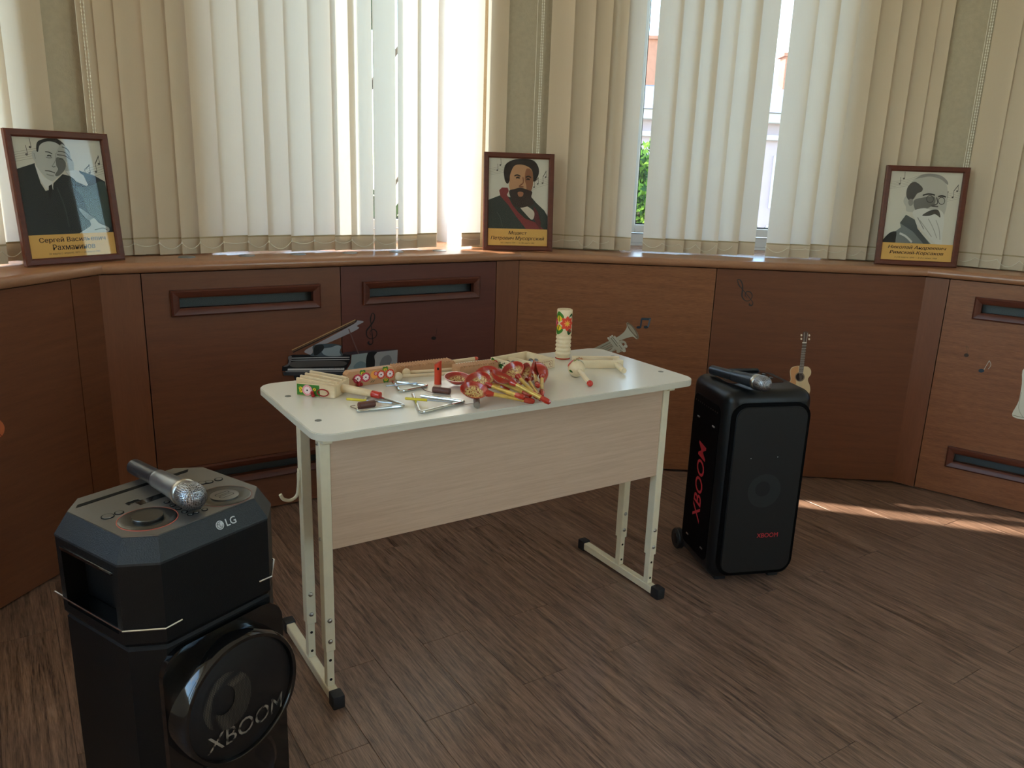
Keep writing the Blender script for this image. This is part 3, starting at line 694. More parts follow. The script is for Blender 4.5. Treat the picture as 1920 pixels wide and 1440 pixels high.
# glossy lower front with round woofer
FZ = .352
g = G(); g.prism(rrect(-.135, .135, .03, .496, .05, 6), .012, M=T(0, -.145, 0) @ RX(R_(90))); obj('front_panel', g, m_spg, sp, ident())
g = G(); fz = frame_z((.0, -.150, FZ), (0, -1, 0))
wf = None
g.lathe([(.134, 0), (.133, .020), (.131, .046), (.1275, .0515), (.121, .0515), (.1195, .049), (.1185, .043)], fz, 56, True, False); wf = obj('woofer_ring', g, m_spg, sp, ident())
g = G(); g.lathe([(.1185, .043), (.09, .0485), (.05, .052), (.001, .053)], fz, 48, True, False); gr = obj('woofer_grille', g, m_grl, wf, ident())
def ff(u, v):
    r = math.hypot(u, v); y = -.150-(.0532 if r < .05 else .0532-.0045*((r-.05)/.04) if r < .09 else .0487-.0055*(r-.09)/.0285)-.0006
    return Vector((u, y, FZ+v))
g = G(); a_ = [(-.037+.052*math.cos(R_(8*k)), .018+.058*math.sin(R_(8*k))) for k in range(46)]; b_ = [(-.047+.024*math.cos(R_(8*k)), .026+.029*math.sin(R_(8*k))) for k in range(46)]
g.add([ff(*p) for p in a_]+[ff(*p) for p in b_], [[k, k+1, 46+k+1, 46+k] for k in range(45)]); obj('woofer_cone_patch', g, m_cone_sheen, wf, ident(), 0)  # flat ring on the grille, the lit crescent painted into its colour
g = G(); text_on(g, 'XBOOM', .176, lambda u, v: ff(u+.004, v-.056)-Vector((0, .0005, 0)), shear=.0, height=.037); obj('grille_lettering', g, m_dots, wf, ident(), 0)
g = G(); g.lathe([(.10, 0), (.10, .004), (.092, .008), (.078, .004), (.02, -.004+.006), (.001, .002)], frame_z((0, -.157, .145), (0, -1, 0)), 40); obj('lower_port', g, m_spg, sp, ident())
for sx in (-1, 1):
    for sy in (-1, 1):
        g = G(); g.lathe([(.018, 0), (.02, .004), (.018, .005)], T(sx*.12, sy*.105, 0), 14); obj('foot', g, m_cap, sp, ident())

# ------------------------------------------------------------------ wheeled party speaker at the right
RM = T(.822, 2.625, 0) @ RZ(R_(12)); RW, RD, RH = .31, .283, .685
m_red = pbr('print_red', '#c8323c', .5)
m_rb = pbr('speaker_matte_black', '#0c0e10', .36, spec=.35, bump=.12, bscale=600)
m_rf = dotted('grille_front_black', '#030303', '#070708', 260, .3, .6)
m_ring = pbr('woofer_dim', '#191e1f', .5)
rs = thing('party_speaker', 'black wheeled party speaker with red side lettering, right of the desk', 'speaker', RM)
g = G(); g.box((0, 0, .012+(RH-.012)/2), (RW, RD, RH-.012), .040, 5); rb = obj('cabinet', g, m_rb, rs, ident(), 40)
g = G(); bmf = rrect(-.139, .139, .035, .648, .05, 7)
g.prism(bmf, .012, M=T(0, -RD/2+.004, 0) @ RX(R_(90))); obj('front_seam', g, m_slot, rs, ident())
bm = bmesh.new(); vv = [bm.verts.new((x, y, 0)) for x, y in rrect(-.134, .134, .040, .643, .046, 7)]; f = bm.faces.new(vv); r_ = bmesh.ops.extrude_face_region(bm, geom=[f])
for v in [e for e in r_['geom'] if isinstance(e, bmesh.types.BMVert)]: v.co.z = .016
bm.normal_update(); bmesh.ops.bevel(bm, geom=[e for e in bm.edges if all(abs(v.co.z-.016) < 1e-6 for v in e.verts)], offset=.008, segments=3, affect='EDGES'); bmesh.ops.recalc_face_normals(bm, faces=bm.faces[:])
g = G(); g.addbm(bm, T(0, -RD/2+.002, 0) @ RX(R_(90))); fg = obj('front_grille', g, m_rf, rs, ident(), 40)
yF = -RD/2-.0147
g = G(); a_ = circ(.0, .345, .060, n=40); b_ = circ(-.006, .352, .027, n=40); g.add([(x, yF, z) for x, z in a_]+[(x, yF, z) for x, z in b_], [[k, (k+1) % 40, 40+(k+1) % 40, 40+k] for k in range(40)]); obj('woofer_cone_patch', g, m_ring, fg, ident(), 0)
g = G(); text_on(g, 'XBOOM', .078, lambda u, v: Vector((.032+u, yF-.0003, .182+v)), height=.0165); obj('front_lettering', g, m_red, fg, ident(), 0)
for x, z in ((-.062, .462), (.034, .464)):
    g = G(); g.sheet(circ(x, z, .0016, n=8), lambda u, v: Vector((u, yF-.0005, v))); obj('status_light', g, m_white, fg, ident(), 0)
for sx in (-1, 1):
    xs_ = sx*(RW/2+.0005)
    g = G(); q = rrect(-.095, .105, .06, .622, .028, 5); g.prism(q, .003, M=(T(sx*(RW/2-.001), 0, 0) @ RZ(R_(90)) @ RX(R_(90))) if sx > 0 else (T(-RW/2+.001, 0, 0) @ RZ(R_(90)) @ RX(R_(90)) @ T(0, 0, -.003))); spn = obj('side_panel', g, m_slot, rs, ident())
    xo = sx*(RW/2+.0024)
    g = G(); text_on(g, 'XBOOM', .292, lambda u, v: Vector((xo, (.006+v) if sx < 0 else (.006-v), .318+u)), shear=.18, bold=.012, height=.058); obj('side_lettering', g, m_red, spn, ident(), 0)
    for k in range(11):
        g = G(); y = -.078+.0165*k; g.bx(min(xo, xo+sx*.001), max(xo, xo+sx*.001), y-.0028, y+.0028, .596, .600); obj('vent_slit', g, m_knob, spn, ident(), 0)
    for y, z in ((-.062, .545), (.055, .545), (-.062, .10), (.055, .10)):
        g = G(); g.box((xo+sx*.002, y, z), (.004, .017, .006), .0015, 1); obj('clip', g, m_steel, spn, ident())
    g = G(); g.lathe([(.012, 0), (.036, .0), (.039, .004), (.039, .020), (.036, .024), (.012, .024)], T(sx*(RW/2-.004)-(.012), RD/2+.002, .039) @ RY(R_(90)), 28); wh = obj('wheel', g, m_cap, rs, ident())
    g = G(); g.lathe([(.022, 0), (.020, .002), (.004, .003)], T(sx*(RW/2-.004)+(.012 if sx > 0 else -.012), RD/2+.002, .039) @ (RY(R_(90)) if sx > 0 else RY(R_(-90))), 20); obj('hub', g, m_rb, wh, ident())
    g = G(); g.bx(sx*.10-.02, sx*.10+.02, -.11, -.07, 0, .016, .003); obj('foot', g, m_cap, rs, ident())
g = G(); g.prism(rrect(-.105, .105, -.035, .115, .02, 4), .0016, z0=RH-.0006); tp = obj('control_panel', g, m_spg, rs, ident())
for k in range(6):
    for j in range(2):
        g = G(); g.lathe([(.007, 0), (.007, .0016), (.005, .0022), (.0005, .0022)], T(-.085+.034*k, .03+.05*j, RH+.001), 14); obj('button', g, m_knob, tp, ident())
g = G(); g.tube([(-.09, .128, RH-.004), (-.085, .128, RH+.004), (.085, .128, RH+.004), (.09, .128, RH-.004)], .007, 8); obj('pull_handle', g, m_rb, rs, ident())

# ------------------------------------------------------------------ microphones
m_mic = pbr('microphone_metal', '#8b9094', .3, metal=.8)
m_micd = pbr('microphone_dark', '#3b4046', .3, metal=.6)
def mesh_metal(name, c):
    m = pbr(name, c, .32, metal=1.0); t = m.node_tree; p = [n for n in t.nodes if n.type == 'BSDF_PRINCIPLED'][0]
    tc = t.nodes.new('ShaderNodeTexCoord'); v = NN(t, 'ShaderNodeTexVoronoi', Scale=330.0, Randomness=.25); t.links.new(tc.outputs['Object'], v.inputs['Vector'])
    rp = t.nodes.new('ShaderNodeValToRGB'); rp.color_ramp.elements[0].position = .25; rp.color_ramp.elements[1].position = .5; rp.color_ramp.elements[0].color = (.03, .03, .035, 1); rp.color_ramp.elements[1].color = lin(c)
    t.links.new(v.outputs['Distance'], rp.inputs[0]); t.links.new(rp.outputs[0], p.inputs['Base Color'])
    b = NN(t, 'ShaderNodeBump', Strength=.8, Distance=.001); t.links.new(v.outputs['Distance'], b.inputs['Height']); t.links.new(b.outputs[0], p.inputs['Normal']); return m
m_mh = mesh_metal('microphone_mesh', '#a7a9ad')
def microphone(label, head, tail, L=.245, mb=m_mic, md=m_micd):
    d = (head-tail).normalized(); M = frame_z(head - d*L, d)
    t = thing('microphone', label, 'microphone', M, 'wireless microphones on the speakers')
    g = G(); g.lathe([(.012, 0), (.0158, .003), (.0162, .008), (.0165, .10), (.0175, .105), (.0185, .11), (.0185, .113)], None, 28); obj('grip', g, md, t, ident())
    g = G(); g.lathe([(.0187, .113), (.0187, .120), (.019, .121), (.0215, .180), (.0235, .208), (.024, .214), (.022, .216)], None, 28); obj('body', g, mb, t, ident())
    g = G(); g.lathe([(.0245, .214), (.0262, .217), (.0262, .226), (.0245, .229)], None, 28); obj('collar', g, m_steel, t, ident())
    g = G(); g.lathe([(.0225, .221), (.0255, .232), (.0268, .243), (.0262, .255), (.0235, .264), (.018, .270), (.010, .2735), (.001, .2745)], None, 28); obj('head', g, m_mh, t, ident())
    return t
hL = onz(357, 929, ZT+.0315); tL = onz(262, 880, ZT+.022)
microphone('silver wireless microphone lying on the dial top of the left speaker', hL, tL)
hR = onz(1429, 719, RH+.032); tR = onz(1378, 705, RH+.026)
microphone('dark wireless microphone lying on top of the right speaker', hR, tR, .245, m_micd)

# ------------------------------------------------------------------ framed portraits leaning on the sill
m_fr = wood('picture_frame_mahogany', '#4a2016', '#63301f', scale=6, stretch=(2, 9, 9), rough=.35, bump=.04)
m_back = pbr('frame_back_board', '#5b4a3a', .9)
m_fgl = glass('picture_glass', (.98, .98, .98, 1), .02, .15)
PM = {}
def pm(c):
    if c not in PM: PM[c] = pbr('print_'+c.strip('#'), c, .6, spec=.3)
    return PM[c]
def invq(Q, p):
    (x0, y0), (x1, y1), (x2, y2), (x3, y3) = Q      # TL TR BR BL
    u = v = .5
    for _ in range(12):
        def F(u, v): return ((1-u)*(1-v)*x3+u*(1-v)*x2+u*v*x1+(1-u)*v*x0, (1-u)*(1-v)*y3+u*(1-v)*y2+u*v*y1+(1-u)*v*y0)
        a = F(u, v); e = 1e-4; b = F(u+e, v); c = F(u, v+e)
        J = ((b[0]-a[0])/e, (c[0]-a[0])/e, (b[1]-a[1])/e, (c[1]-a[1])/e); d = J[0]*J[3]-J[1]*J[2]
        rx, ry = p[0]-a[0], p[1]-a[1]; u += (J[3]*rx-J[1]*ry)/d; v += (-J[2]*rx+J[0]*ry)/d
    return u, v
def portrait(label, L, Rp, H, lean, Q, layers, strokes, caption, dates, shear):
    L, Rp = Vector(L), Vector(Rp); X = (Rp-L); Wd = X.length; X.normalize(); n = Vector((-X.y, X.x, 0))
    Y = (Vector((0, 0, math.cos(R_(lean))))+n*math.sin(R_(lean))).normalized(); Z = X.cross(Y)
    M = Matrix((X, Y, Z)).transposed().to_4x4(); M.translation = L+Vector((0, 0, .001+.018*math.sin(R_(lean))))
    t = thing('framed_portrait', label, 'picture', M, 'framed portraits on the window sill')
    fw, dp = .023, .018
    pr = [(0, -dp+.003), (0, .0), (.004, .003), (.018, .001), (fw, -.004), (fw, -dp+.003)]
    cs = [((0, 0), (Wd, 0)), ((Wd, 0), (Wd, H)), ((Wd, H), (0, H)), ((0, H), (0, 0))]
    for a, b in cs:
        g = G()
        def q(p, k, z): return (p[0]+(k if p[0] < Wd/2 else -k), p[1]+(k if p[1] < H/2 else -k), z)
        v_ = [q(a, k, z) for k, z in pr]+[q(b, k, z) for k, z in pr]; m = len(pr)
        g.add(v_, [[i, (i+1) % m, m+(i+1) % m, m+i][::-1] for i in range(m)]+[list(range(m)), list(range(m, 2*m))[::-1]]); obj('frame_rail', g, m_fr, t, ident())
    iw, ih = Wd-2*fw, H-2*fw
    g = G(); g.bx(fw-.004, Wd-fw+.004, fw-.004, H-fw+.004, -dp+.004, -.0125); obj('back_board', g, m_back, t, ident())
    zc = [-.0124]
    def f(u, v): return Vector((fw+u*iw, fw+v*ih, zc[0]))
    cols = []; g = G()
    def use(c):
        if c not in cols: cols.append(c)
        g.mi = cols.index(c)
    use('#d0cabb'); g.sheet([(0, 0), (1, 0), (1, 1), (0, 1)], f); zc[0] += .0003
    use('#8d8677')
    for k in range(5):
        stroke(g, [(0, .80+k*.018), (.25, .84+k*.018), (.45, .90+k*.018)], .0012, f); stroke(g, [(.62, .60+k*.02), (.82, .68+k*.02), (1, .72+k*.02)], .0012, f)
    use('#55504a')
    for x, y in ((.14, .86), (.19, .92), (.76, .68), (.82, .72), (.90, .73), (.95, .80)):
        g.sheet(circ(x, y, .014, .010, 10), f); stroke(g, [(x+.013, y), (x+.005, y+.075)], .003, f)
    stroke(g, [(.775, .75), (.835, .79)], .005, f); stroke(g, [(.905, .80), (.96, .87)], .005, f)
    for c, pts, sm in layers:
        zc[0] += .00022; use(c); q_ = [invq(Q, p) for p in pts]; q_ = [(min(1, max(0, a)), min(1, max(0, b))) for a, b in q_]
        g.sheet([(min(1, max(0, a)), min(1, max(0, b))) for a, b in spline(q_, 4)] if sm else q_, f)
    zc[0] += .0003
    for c, pts, wd in strokes:
        use(c); stroke(g, spline([invq(Q, p) for p in pts], 4, False), wd, f)
    zc[0] += .0003; use('#dcaa5c'); g.sheet([(0, 0), (1, 0), (1, .195), (0, .195)], f)
    obj('print', g, [pm(c) for c in cols], t, ident(), 0)
    zc[0] += .0003; g = G()
    for (s, wd, hh, y) in caption: [text_on(g, s, wd*iw, lambda u, v: Vector((fw+iw*.5+u+dx, fw+y*ih+v, zc[0]+k_*.0001)), shear=shear, height=hh*ih) for k_, dx in enumerate((-.0004, 0, .0004))]
    text_on(g, dates[0], dates[1]*iw, lambda u, v: Vector((fw+iw*.5+u, fw+.030*ih+v, zc[0])), shear=shear, height=.020*ih)
    obj('caption', g, pm('#3a2418'), t, ident(), 0)
    g = G(); g.bx(fw-.003, Wd-fw+.003, fw-.003, H-fw+.003, -.0072, -.0060); obj('glass', g, m_fgl, t, ident())
    return t
L1 = [('#262523', [(355, 200), (375, 140), (470, 104), (560, 114), (625, 155), (650, 200), (600, 215), (540, 165), (470, 150), (410, 170), (385, 240), (365, 260)], 1),
      ('#b7b8b2', [(345, 230), (372, 250), (385, 190), (420, 158), (480, 142), (550, 155), (600, 190), (640, 250), (660, 330), (650, 400), (615, 460), (560, 510), (520, 540), (470, 520), (410, 460), (365, 400), (345, 350), (318, 300), (312, 250)], 1),
      ('#62635f', [(560, 300), (640, 330), (655, 400), (615, 460), (570, 490), (545, 475), (575, 420), (556, 380)], 1),
      ('#232829', [(150, 425), (340, 362), (350, 400), (400, 560), (450, 640), (520, 620), (530, 560), (620, 470), (720, 490), (760, 540), (880, 590), (790, 430), (960, 480), (1078, 540), (1180, 1100), (800, 1110), (280, 1125)], 0),
      ('#39453f', [(760, 610), (900, 590), (1080, 560), (1150, 1000), (1010, 940), (900, 860), (830, 700)], 1),
      ('#d3d3ce', [(338, 370), (365, 405), (430, 500), (520, 548), (526, 628), (505, 612), (480, 632), (440, 600), (380, 500)], 0),
      ('#171717', [(480, 590), (510, 572), (520, 620), (505, 660), (502, 725), (484, 710), (480, 650)], 0),
      ('#a7a8a3', [(556, 245), (600, 170), (650, 190), (690, 240), (705, 300), (733, 350), (742, 430), (760, 450), (700, 490), (645, 430), (665, 350), (600, 305), (558, 275)], 1),
      ('#c9cac6', [(650, 440), (760, 425), (840, 480), (890, 580), (840, 575), (760, 530), (700, 490)], 0),
      ('#6f7270', [(790, 820), (830, 830), (930, 900), (960, 920), (910, 945), (850, 900)], 1),
      ('#b9bab5', [(800, 1080), (870, 1030), (920, 990), (910, 940), (960, 920), (1010, 970), (1110, 1010), (1120, 1050), (1050, 1075), (930, 1080)], 1)]
S1 = [('#4a4946', [(440, 247), (475, 250), (512, 268)], .0045), ('#8a8b86', [(448, 300), (480, 308), (512, 302)], .005), ('#2c2b29', [(460, 287), (480, 283), (502, 290)], .0055), ('#55544f', [(440, 436), (485, 440), (540, 458)], .0045), ('#8f908a', [(548, 260), (545, 330), (515, 385)], .0035), ('#6c6d69', [(508, 388), (525, 398), (545, 392)], .004), ('#3a3936', [(585, 318), (605, 314), (625, 322)], .005), ('#8f908a', [(455, 470), (490, 482), (530, 488)], .005), ('#9a9b96', [(330, 262), (338, 290), (345, 320)], .005),
      ('#4a4a46', [(570, 240), (640, 250), (690, 300)], .004), ('#4a4a46', [(560, 275), (640, 285), (715, 330)], .004), ('#4a4a46', [(610, 195), (660, 215), (690, 250)], .004), ('#3a3f40', [(560, 600), (640, 800), (690, 1010)], .007), ('#565955', [(960, 1040), (1050, 1020), (1100, 1040)], .004)]
portrait('framed portrait of a man with hand on his forehead, on the sill at far left', (-1.547, 2.502, SILL_Z), (-1.370, 2.783, SILL_Z), .422, 5.5, ((105, 100), (1020, 130), (1205, 1285), (318, 1340)), L1, S1,
         [('Сергей Васильевич', .77, .052, .145), ('Рахманинов', .49, .050, .085)], ('20 марта (1 апреля) 1873 — 28 марта 1943', .60), 0.0)
L2 = [('#292120', [(372, 290), (400, 200), (500, 145), (640, 128), (780, 155), (850, 230), (866, 330), (820, 430), (770, 440), (600, 380), (470, 420), (430, 470), (390, 430), (375, 350)], 1),
      ('#2f3733', [(160, 690), (320, 630), (420, 640), (600, 700), (760, 650), (830, 730), (950, 840), (1005, 920), (1000, 1110), (155, 1100)], 0),
      ('#7d3132', [(310, 560), (350, 520), (430, 525), (445, 570), (420, 620), (500, 760), (580, 860), (680, 950), (820, 1000), (950, 1100), (700, 1100), (560, 930), (440, 760), (330, 640)], 0),
      ('#5a2527', [(800, 780), (860, 860), (900, 1000), (900, 1100), (840, 1030), (800, 930)], 0),
      ('#c9bbaa', [(600, 780), (690, 775), (800, 850), (805, 930), (770, 965), (690, 890)], 1),
      ('#b98a66', [(462, 340), (520, 225), (640, 215), (760, 280), (785, 430), (770, 540), (720, 630), (600, 650), (500, 610), (452, 520), (455, 420)], 1),
      ('#8a5a40', [(690, 270), (765, 300), (783, 430), (765, 560), (700, 610), (690, 500), (665, 400)], 1),
      ('#362925', [(450, 570), (520, 545), (610, 525), (720, 560), (775, 585), (762, 660), (800, 750), (700, 785), (600, 800), (520, 760), (478, 680)], 1),
      ('#a26d53', [(570, 590), (610, 580), (650, 595), (640, 640), (600, 650), (575, 630)], 1)]
S2 = [('#2c1f1a', [(520, 365), (560, 352), (605, 370)], .008), ('#2c1f1a', [(680, 385), (720, 372), (755, 392)], .008), ('#2a1d18', [(545, 392), (570, 385), (595, 396)], .010), ('#2a1d18', [(690, 415), (712, 408), (735, 418)], .010), ('#7f4f36', [(640, 380), (645, 460), (590, 505), (650, 515)], .008), ('#454d47', [(280, 860), (330, 940), (360, 1060)], .006)]
portrait('framed portrait of a bearded man in green coat with red lapels, middle of the three', (-.152, 3.585, SILL_Z), (.161, 3.621, SILL_Z), .428, 7, ((163, 108), (1005, 150), (993, 1332), (160, 1322)), L2, S2,
         [('Модест', .31, .046, .145), ('Петрович Мусоргский', .90, .054, .082)], ('9(21) марта 1839 — 16 (28) марта 1881', .57), .22)
L3 = [('#b7b3a8', [(505, 430), (505, 350), (550, 275), (640, 215), (780, 197), (920, 230), (1000, 310), (1018, 420), (1010, 520), (1000, 600), (960, 720), (850, 760), (700, 720), (600, 680), (480, 660), (470, 600), (440, 540), (455, 480)], 1),
      ('#4a4845', [(478, 460), (490, 360), (545, 290), (610, 280), (690, 350), (680, 400), (620, 430), (570, 500), (520, 520)], 1),
      ('#8f8c85', [(600, 235), (700, 180), (820, 172), (940, 200), (1015, 270), (1015, 315), (930, 245), (800, 208), (680, 222)], 1),
      ('#6f6d68', [(575, 520), (700, 480), (840, 470), (850, 560), (760, 620), (640, 690), (590, 640)], 1),
      ('#757a78', [(160, 1030), (250, 945), (330, 920), (400, 870), (388, 810), (470, 705), (600, 780), (620, 900), (760, 1060), (820, 1130), (140, 1110)], 0),
      ('#4a5050', [(388, 815), (470, 705), (600, 780), (612, 880), (690, 980), (780, 1110), (700, 1100), (560, 930)], 0),
      ('#222525', [(155, 1040), (250, 942), (335, 928), (330, 1010), (300, 1100), (140, 1110)], 1),
      ('#d2d0c8', [(560, 660), (700, 620), (800, 640), (900, 640), (960, 700), (965, 820), (945, 960), (930, 1110), (850, 1090), (720, 960), (620, 860), (580, 760)], 1),
      ('#4f4d49', [(680, 715), (790, 650), (890, 645), (918, 745), (850, 700), (770, 722)], 1),
      ('#8b8982', [(520, 500), (560, 510), (560, 570), (520, 590), (500, 545)], 1)]
S3 = [('#2b2a28', [(690, 452), (770, 434), (850, 450)], .008), ('#2b2a28', [(890, 470), (940, 460), (990, 475)], .008), ('#3a3936', [(735+50+46*math.cos(R_(a)), 500+46*math.sin(R_(a))) for a in range(0, 361, 40)], .004), ('#3a3936', [(935+42*math.cos(R_(a)), 525+46*math.sin(R_(a))) for a in range(0, 361, 40)], .004),
      ('#55534f', [(870, 480), (880, 560), (800, 590), (890, 600)], .008), ('#a3a198', [(650, 780), (720, 880), (800, 1000)], .005), ('#a3a198', [(760, 760), (820, 880), (870, 1020)], .005), ('#a3a198', [(860, 780), (900, 900), (910, 1040)], .005), ('#8b8982', [(620, 740), (660, 820), (700, 900)], .005), ('#c9c8c2', [(380, 950), (460, 990), (540, 1070)], .012)]
portrait('framed portrait of an old man with glasses and white beard, on the sill at right', (1.598, 3.562, SILL_Z), (1.939, 3.519, SILL_Z), .427, 4, ((285, 133), (1220, 165), (1050, 1342), (115, 1292)), L3, S3,
         [('Николай Андреевич', .82, .050, .145), ('Римский-Корсаков', .76, .050, .085)], ('6 (18) марта 1844 — 8 (21) июня 1908', .60), .22)

# ------------------------------------------------------------------ folk instruments on the desk
m_w1 = wood('raw_linden', '#d8b88c', '#ecd6b2', scale=5, stretch=(3, 10, 10), rough=.5, bump=.05)
m_w2 = wood('raw_beech', '#b27f57', '#cb9a70', scale=6, stretch=(3, 12, 12), rough=.5, bump=.06)
m_w3 = wood('lacquered_linden', '#e0c49a', '#f0deba', scale=4, stretch=(3, 8, 8), rough=.32, bump=.03)
m_wd = wood('dark_handle_wood', '#5a3730', '#6f463b', scale=8, stretch=(3, 12, 12), rough=.4, bump=.05)
m_wg = wood('grey_handle_wood', '#6f6459', '#8a7f72', scale=8, stretch=(3, 12, 12), rough=.45, bump=.05)
m_cr = pbr('chrome_rod', '#d4dadb', .14, metal=1.0)
m_rodm = pbr('beater_steel', '#a9adb0', .22, metal=1.0)
m_yel = pbr('yellow_sleeve', '#d9c22f', .45)
m_rdl = pbr('red_lacquer', '#c02a1c', .22, coat=.4)
m_rdo = pbr('orange_red_lacquer', '#cf3f22', .3, coat=.3)
m_cord = pbr('red_cord', '#9c1d1a', .8)
m_kred = pbr('spoon_red', '#b5301f', .16, coat=.6, noise=30, var=.12)
m_gold = pbr('spoon_gold', '#d8b45c', .28, metal=.35, noise=60, var=.22)
m_jing = pbr('jingle_metal', '#8f9298', .25, metal=1.0)
m_str = pbr('string', '#6b4a42', .9)
def khokhloma(name):
    m, t, o = newmat(name); p = t.nodes.new('ShaderNodeBsdfPrincipled'); t.links.new(p.outputs[0], o.inputs[0]); p.inputs['Roughness'].default_value = .2; p.inputs['Coat Weight'].default_value = .5
    tc = t.nodes.new('ShaderNodeTexCoord'); v = NN(t, 'ShaderNodeTexVoronoi', Scale=170.0); v.feature = 'DISTANCE_TO_EDGE'; n = NN(t, 'ShaderNodeTexNoise', Scale=160.0, Detail=4.0)
    t.links.new(tc.outputs['Object'], v.inputs['Vector']); t.links.new(tc.outputs['Object'], n.inputs['Vector'])
    mx = t.nodes.new('ShaderNodeMath'); mx.operation = 'MULTIPLY_ADD'; mx.inputs[1].default_value = 1.5; t.links.new(v.outputs['Distance'], mx.inputs[0]); t.links.new(n.outputs['Fac'], mx.inputs[2])
    rp = t.nodes.new('ShaderNodeValToRGB'); e = rp.color_ramp.elements; e[0].position = .54; e[0].color = lin('#8c1f14'); e[1].position = .66; e[1].color = lin('#e8cd86')
    e2 = e.new(.95); e2.color = lin('#d8b566'); e3 = e.new(1.0); e3.color = lin('#b0552c')
    sx = t.nodes.new('ShaderNodeSeparateXYZ'); cx_ = t.nodes.new('ShaderNodeCombineXYZ'); ln = t.nodes.new('ShaderNodeVectorMath'); ln.operation = 'LENGTH'
    t.links.new(tc.outputs['Object'], sx.inputs[0]); t.links.new(sx.outputs[0], cx_.inputs[0]); t.links.new(sx.outputs[1], cx_.inputs[1]); t.links.new(cx_.outputs[0], ln.inputs[0])
    mr = NN(t, 'ShaderNodeMapRange'); mr.inputs['From Min'].default_value = .022; mr.inputs['From Max'].default_value = .027; t.links.new(ln.outputs['Value'], mr.inputs['Value'])
    m2 = t.nodes.new('ShaderNodeMixRGB'); m2.inputs[2].default_value = lin('#a82a1a'); t.links.new(mr.outputs[0], m2.inputs[0])
    t.links.new(mx.outputs[0], rp.inputs[0]); t.links.new(rp.outputs[0], m2.inputs[1]); t.links.new(m2.outputs[0], p.inputs['Base Color']); return m
m_khok = khokhloma('spoon_gold_ornament')
PAL = ['#c9344a', '#f3d9d6', '#2b1a14', '#e8c62c', '#3f7a2a', '#d8452e', '#f0e2c0', '#5aa6a0', '#1d4a22', '#e89aa0', '#f2a04a', '#a3341f']
PALM = [pm(c) for c in PAL]
def flower(g, f, cx, cy, r, ring=0, inner=1, dot=2, petals=0, lift=None):
    z = [0]
    def layer(poly, mi):
        g.mi = mi; k = z[0]; g.fan(poly, lambda u, v: f(u, v, k)); z[0] += 1
    if petals:
        layer([(cx+r*(1+.16*math.cos(petals*a))*math.cos(a), cy+r*(1+.16*math.cos(petals*a))*math.sin(a)) for a in [2*math.pi*k/48 for k in range(48)]], ring)
        layer([(cx+r*.42*(1+.3*math.cos(petals*a))*math.cos(a), cy+r*.42*(1+.3*math.cos(petals*a))*math.sin(a)) for a in [2*math.pi*k/48 for k in range(48)]], inner)
    else:
        layer(circ(cx, cy, r, n=22), ring)
        layer([(cx+r*.66*(1+.14*math.cos(11*a))*math.cos(a), cy+r*.66*(1+.14*math.cos(11*a))*math.sin(a)) for a in [2*math.pi*k/44 for k in range(44)]], inner)
    layer(circ(cx, cy, r*.17, n=10), dot)
def leaf(g, f, cx, cy, L, Wd, ang, a=4, b=3):
    P = lambda k: [(cx+math.cos(ang)*x*k-math.sin(ang)*y*k, cy+math.sin(ang)*x*k+math.cos(ang)*y*k) for x, y in spline([(0, 0), (L*.3, Wd), (L*.7, Wd*.8), (L, 0), (L*.7, -Wd*.8), (L*.3, -Wd)], 3)]
    g.mi = a; g.fan(P(1), lambda u, v: f(u, v, 0)); g.mi = b; g.fan(P(.62), lambda u, v: f(u, v, 1)); 
    g.mi = 8; q_ = [(cx+math.cos(ang)*x, cy+math.sin(ang)*x) for x in (0, L*.35, L*.7)]; stroke(g, q_, Wd*.08, lambda u, v: f(u, v, 2))
DI = DM.inverted()
def dk(px, py, z=0.0): v = DI @ onz(px, py, DH+z); return Vector((v.x, v.y, z))
def DT(x, y, ang=0, z=.0004): return DM @ T(x, y, DH+z) @ RZ(ang)
def box_face(L, yf, zc, sx=1): return lambda u, v, k=0: Vector((u, yf-.0004-.00025*k, zc+v))

# 1 slatted rattle with painted side
A_ = dk(556, 741); B_ = dk(628, 748); C_ = dk(664, 727)
e1 = (B_-A_); L1_ = e1.length; a1 = math.atan2(e1.y, e1.x); M = DT(A_.x, A_.y, a1); dp = .094
r1 = thing('slatted_rattle', 'slatted wooden rattle with flower-painted side and red-tipped handle, nearest left corner of desk', 'rattle', M, 'folk instruments on the desk')
g = G(); g.bx(0, L1_, 0, .009, 0, .034, .0015, 1); sd = obj('side_board', g, m_w1, r1, ident())
g = G(); ff_ = box_face(0, 0, 0); g.mi = 4
g.sheet([(.002, .002), (L1_*.62, .002), (L1_*.60, .032), (.002, .032)], lambda u, v: ff_(u, v, -1))
leaf(g, ff_, .016, .016, .018, .008, R_(130)); leaf(g, ff_, .015, .016, .0135, .007, R_(-120)); leaf(g, ff_, .05, .016, .016, .007, R_(60)); flower(g, lambda u, v, k: ff_(u, v, k+3), .032, .0165, .0145, 9, 1, 2)
obj('painting', g, PALM, sd, ident(), 0)
g = G(); g.bx(0, L1_, dp-.009, dp, 0, .034, .0015, 1); obj('side_board', g, m_w1, r1, ident())
g = G(); g.bx(L1_-.010, L1_, .0095, dp-.0095, 0, .034, .0015, 1); obj('end_board', g, m_w1, r1, ident())
g = G(); g.bx(.002, L1_-.011, .0095, dp-.0095, .0, .006); obj('bottom_board', g, m_w1, r1, ident())
for k in range(7):
    y = .012+k*.0132; g = G(); g.box((L1_*.43, y+.004, .0), (L1_*.98, .0065, .014), .0008, 1, M=T(-.003*k % .007, 0, .037+.004*(k % 2)) @ RY(R_(5))); obj('slat', g, m_w1, r1, ident())
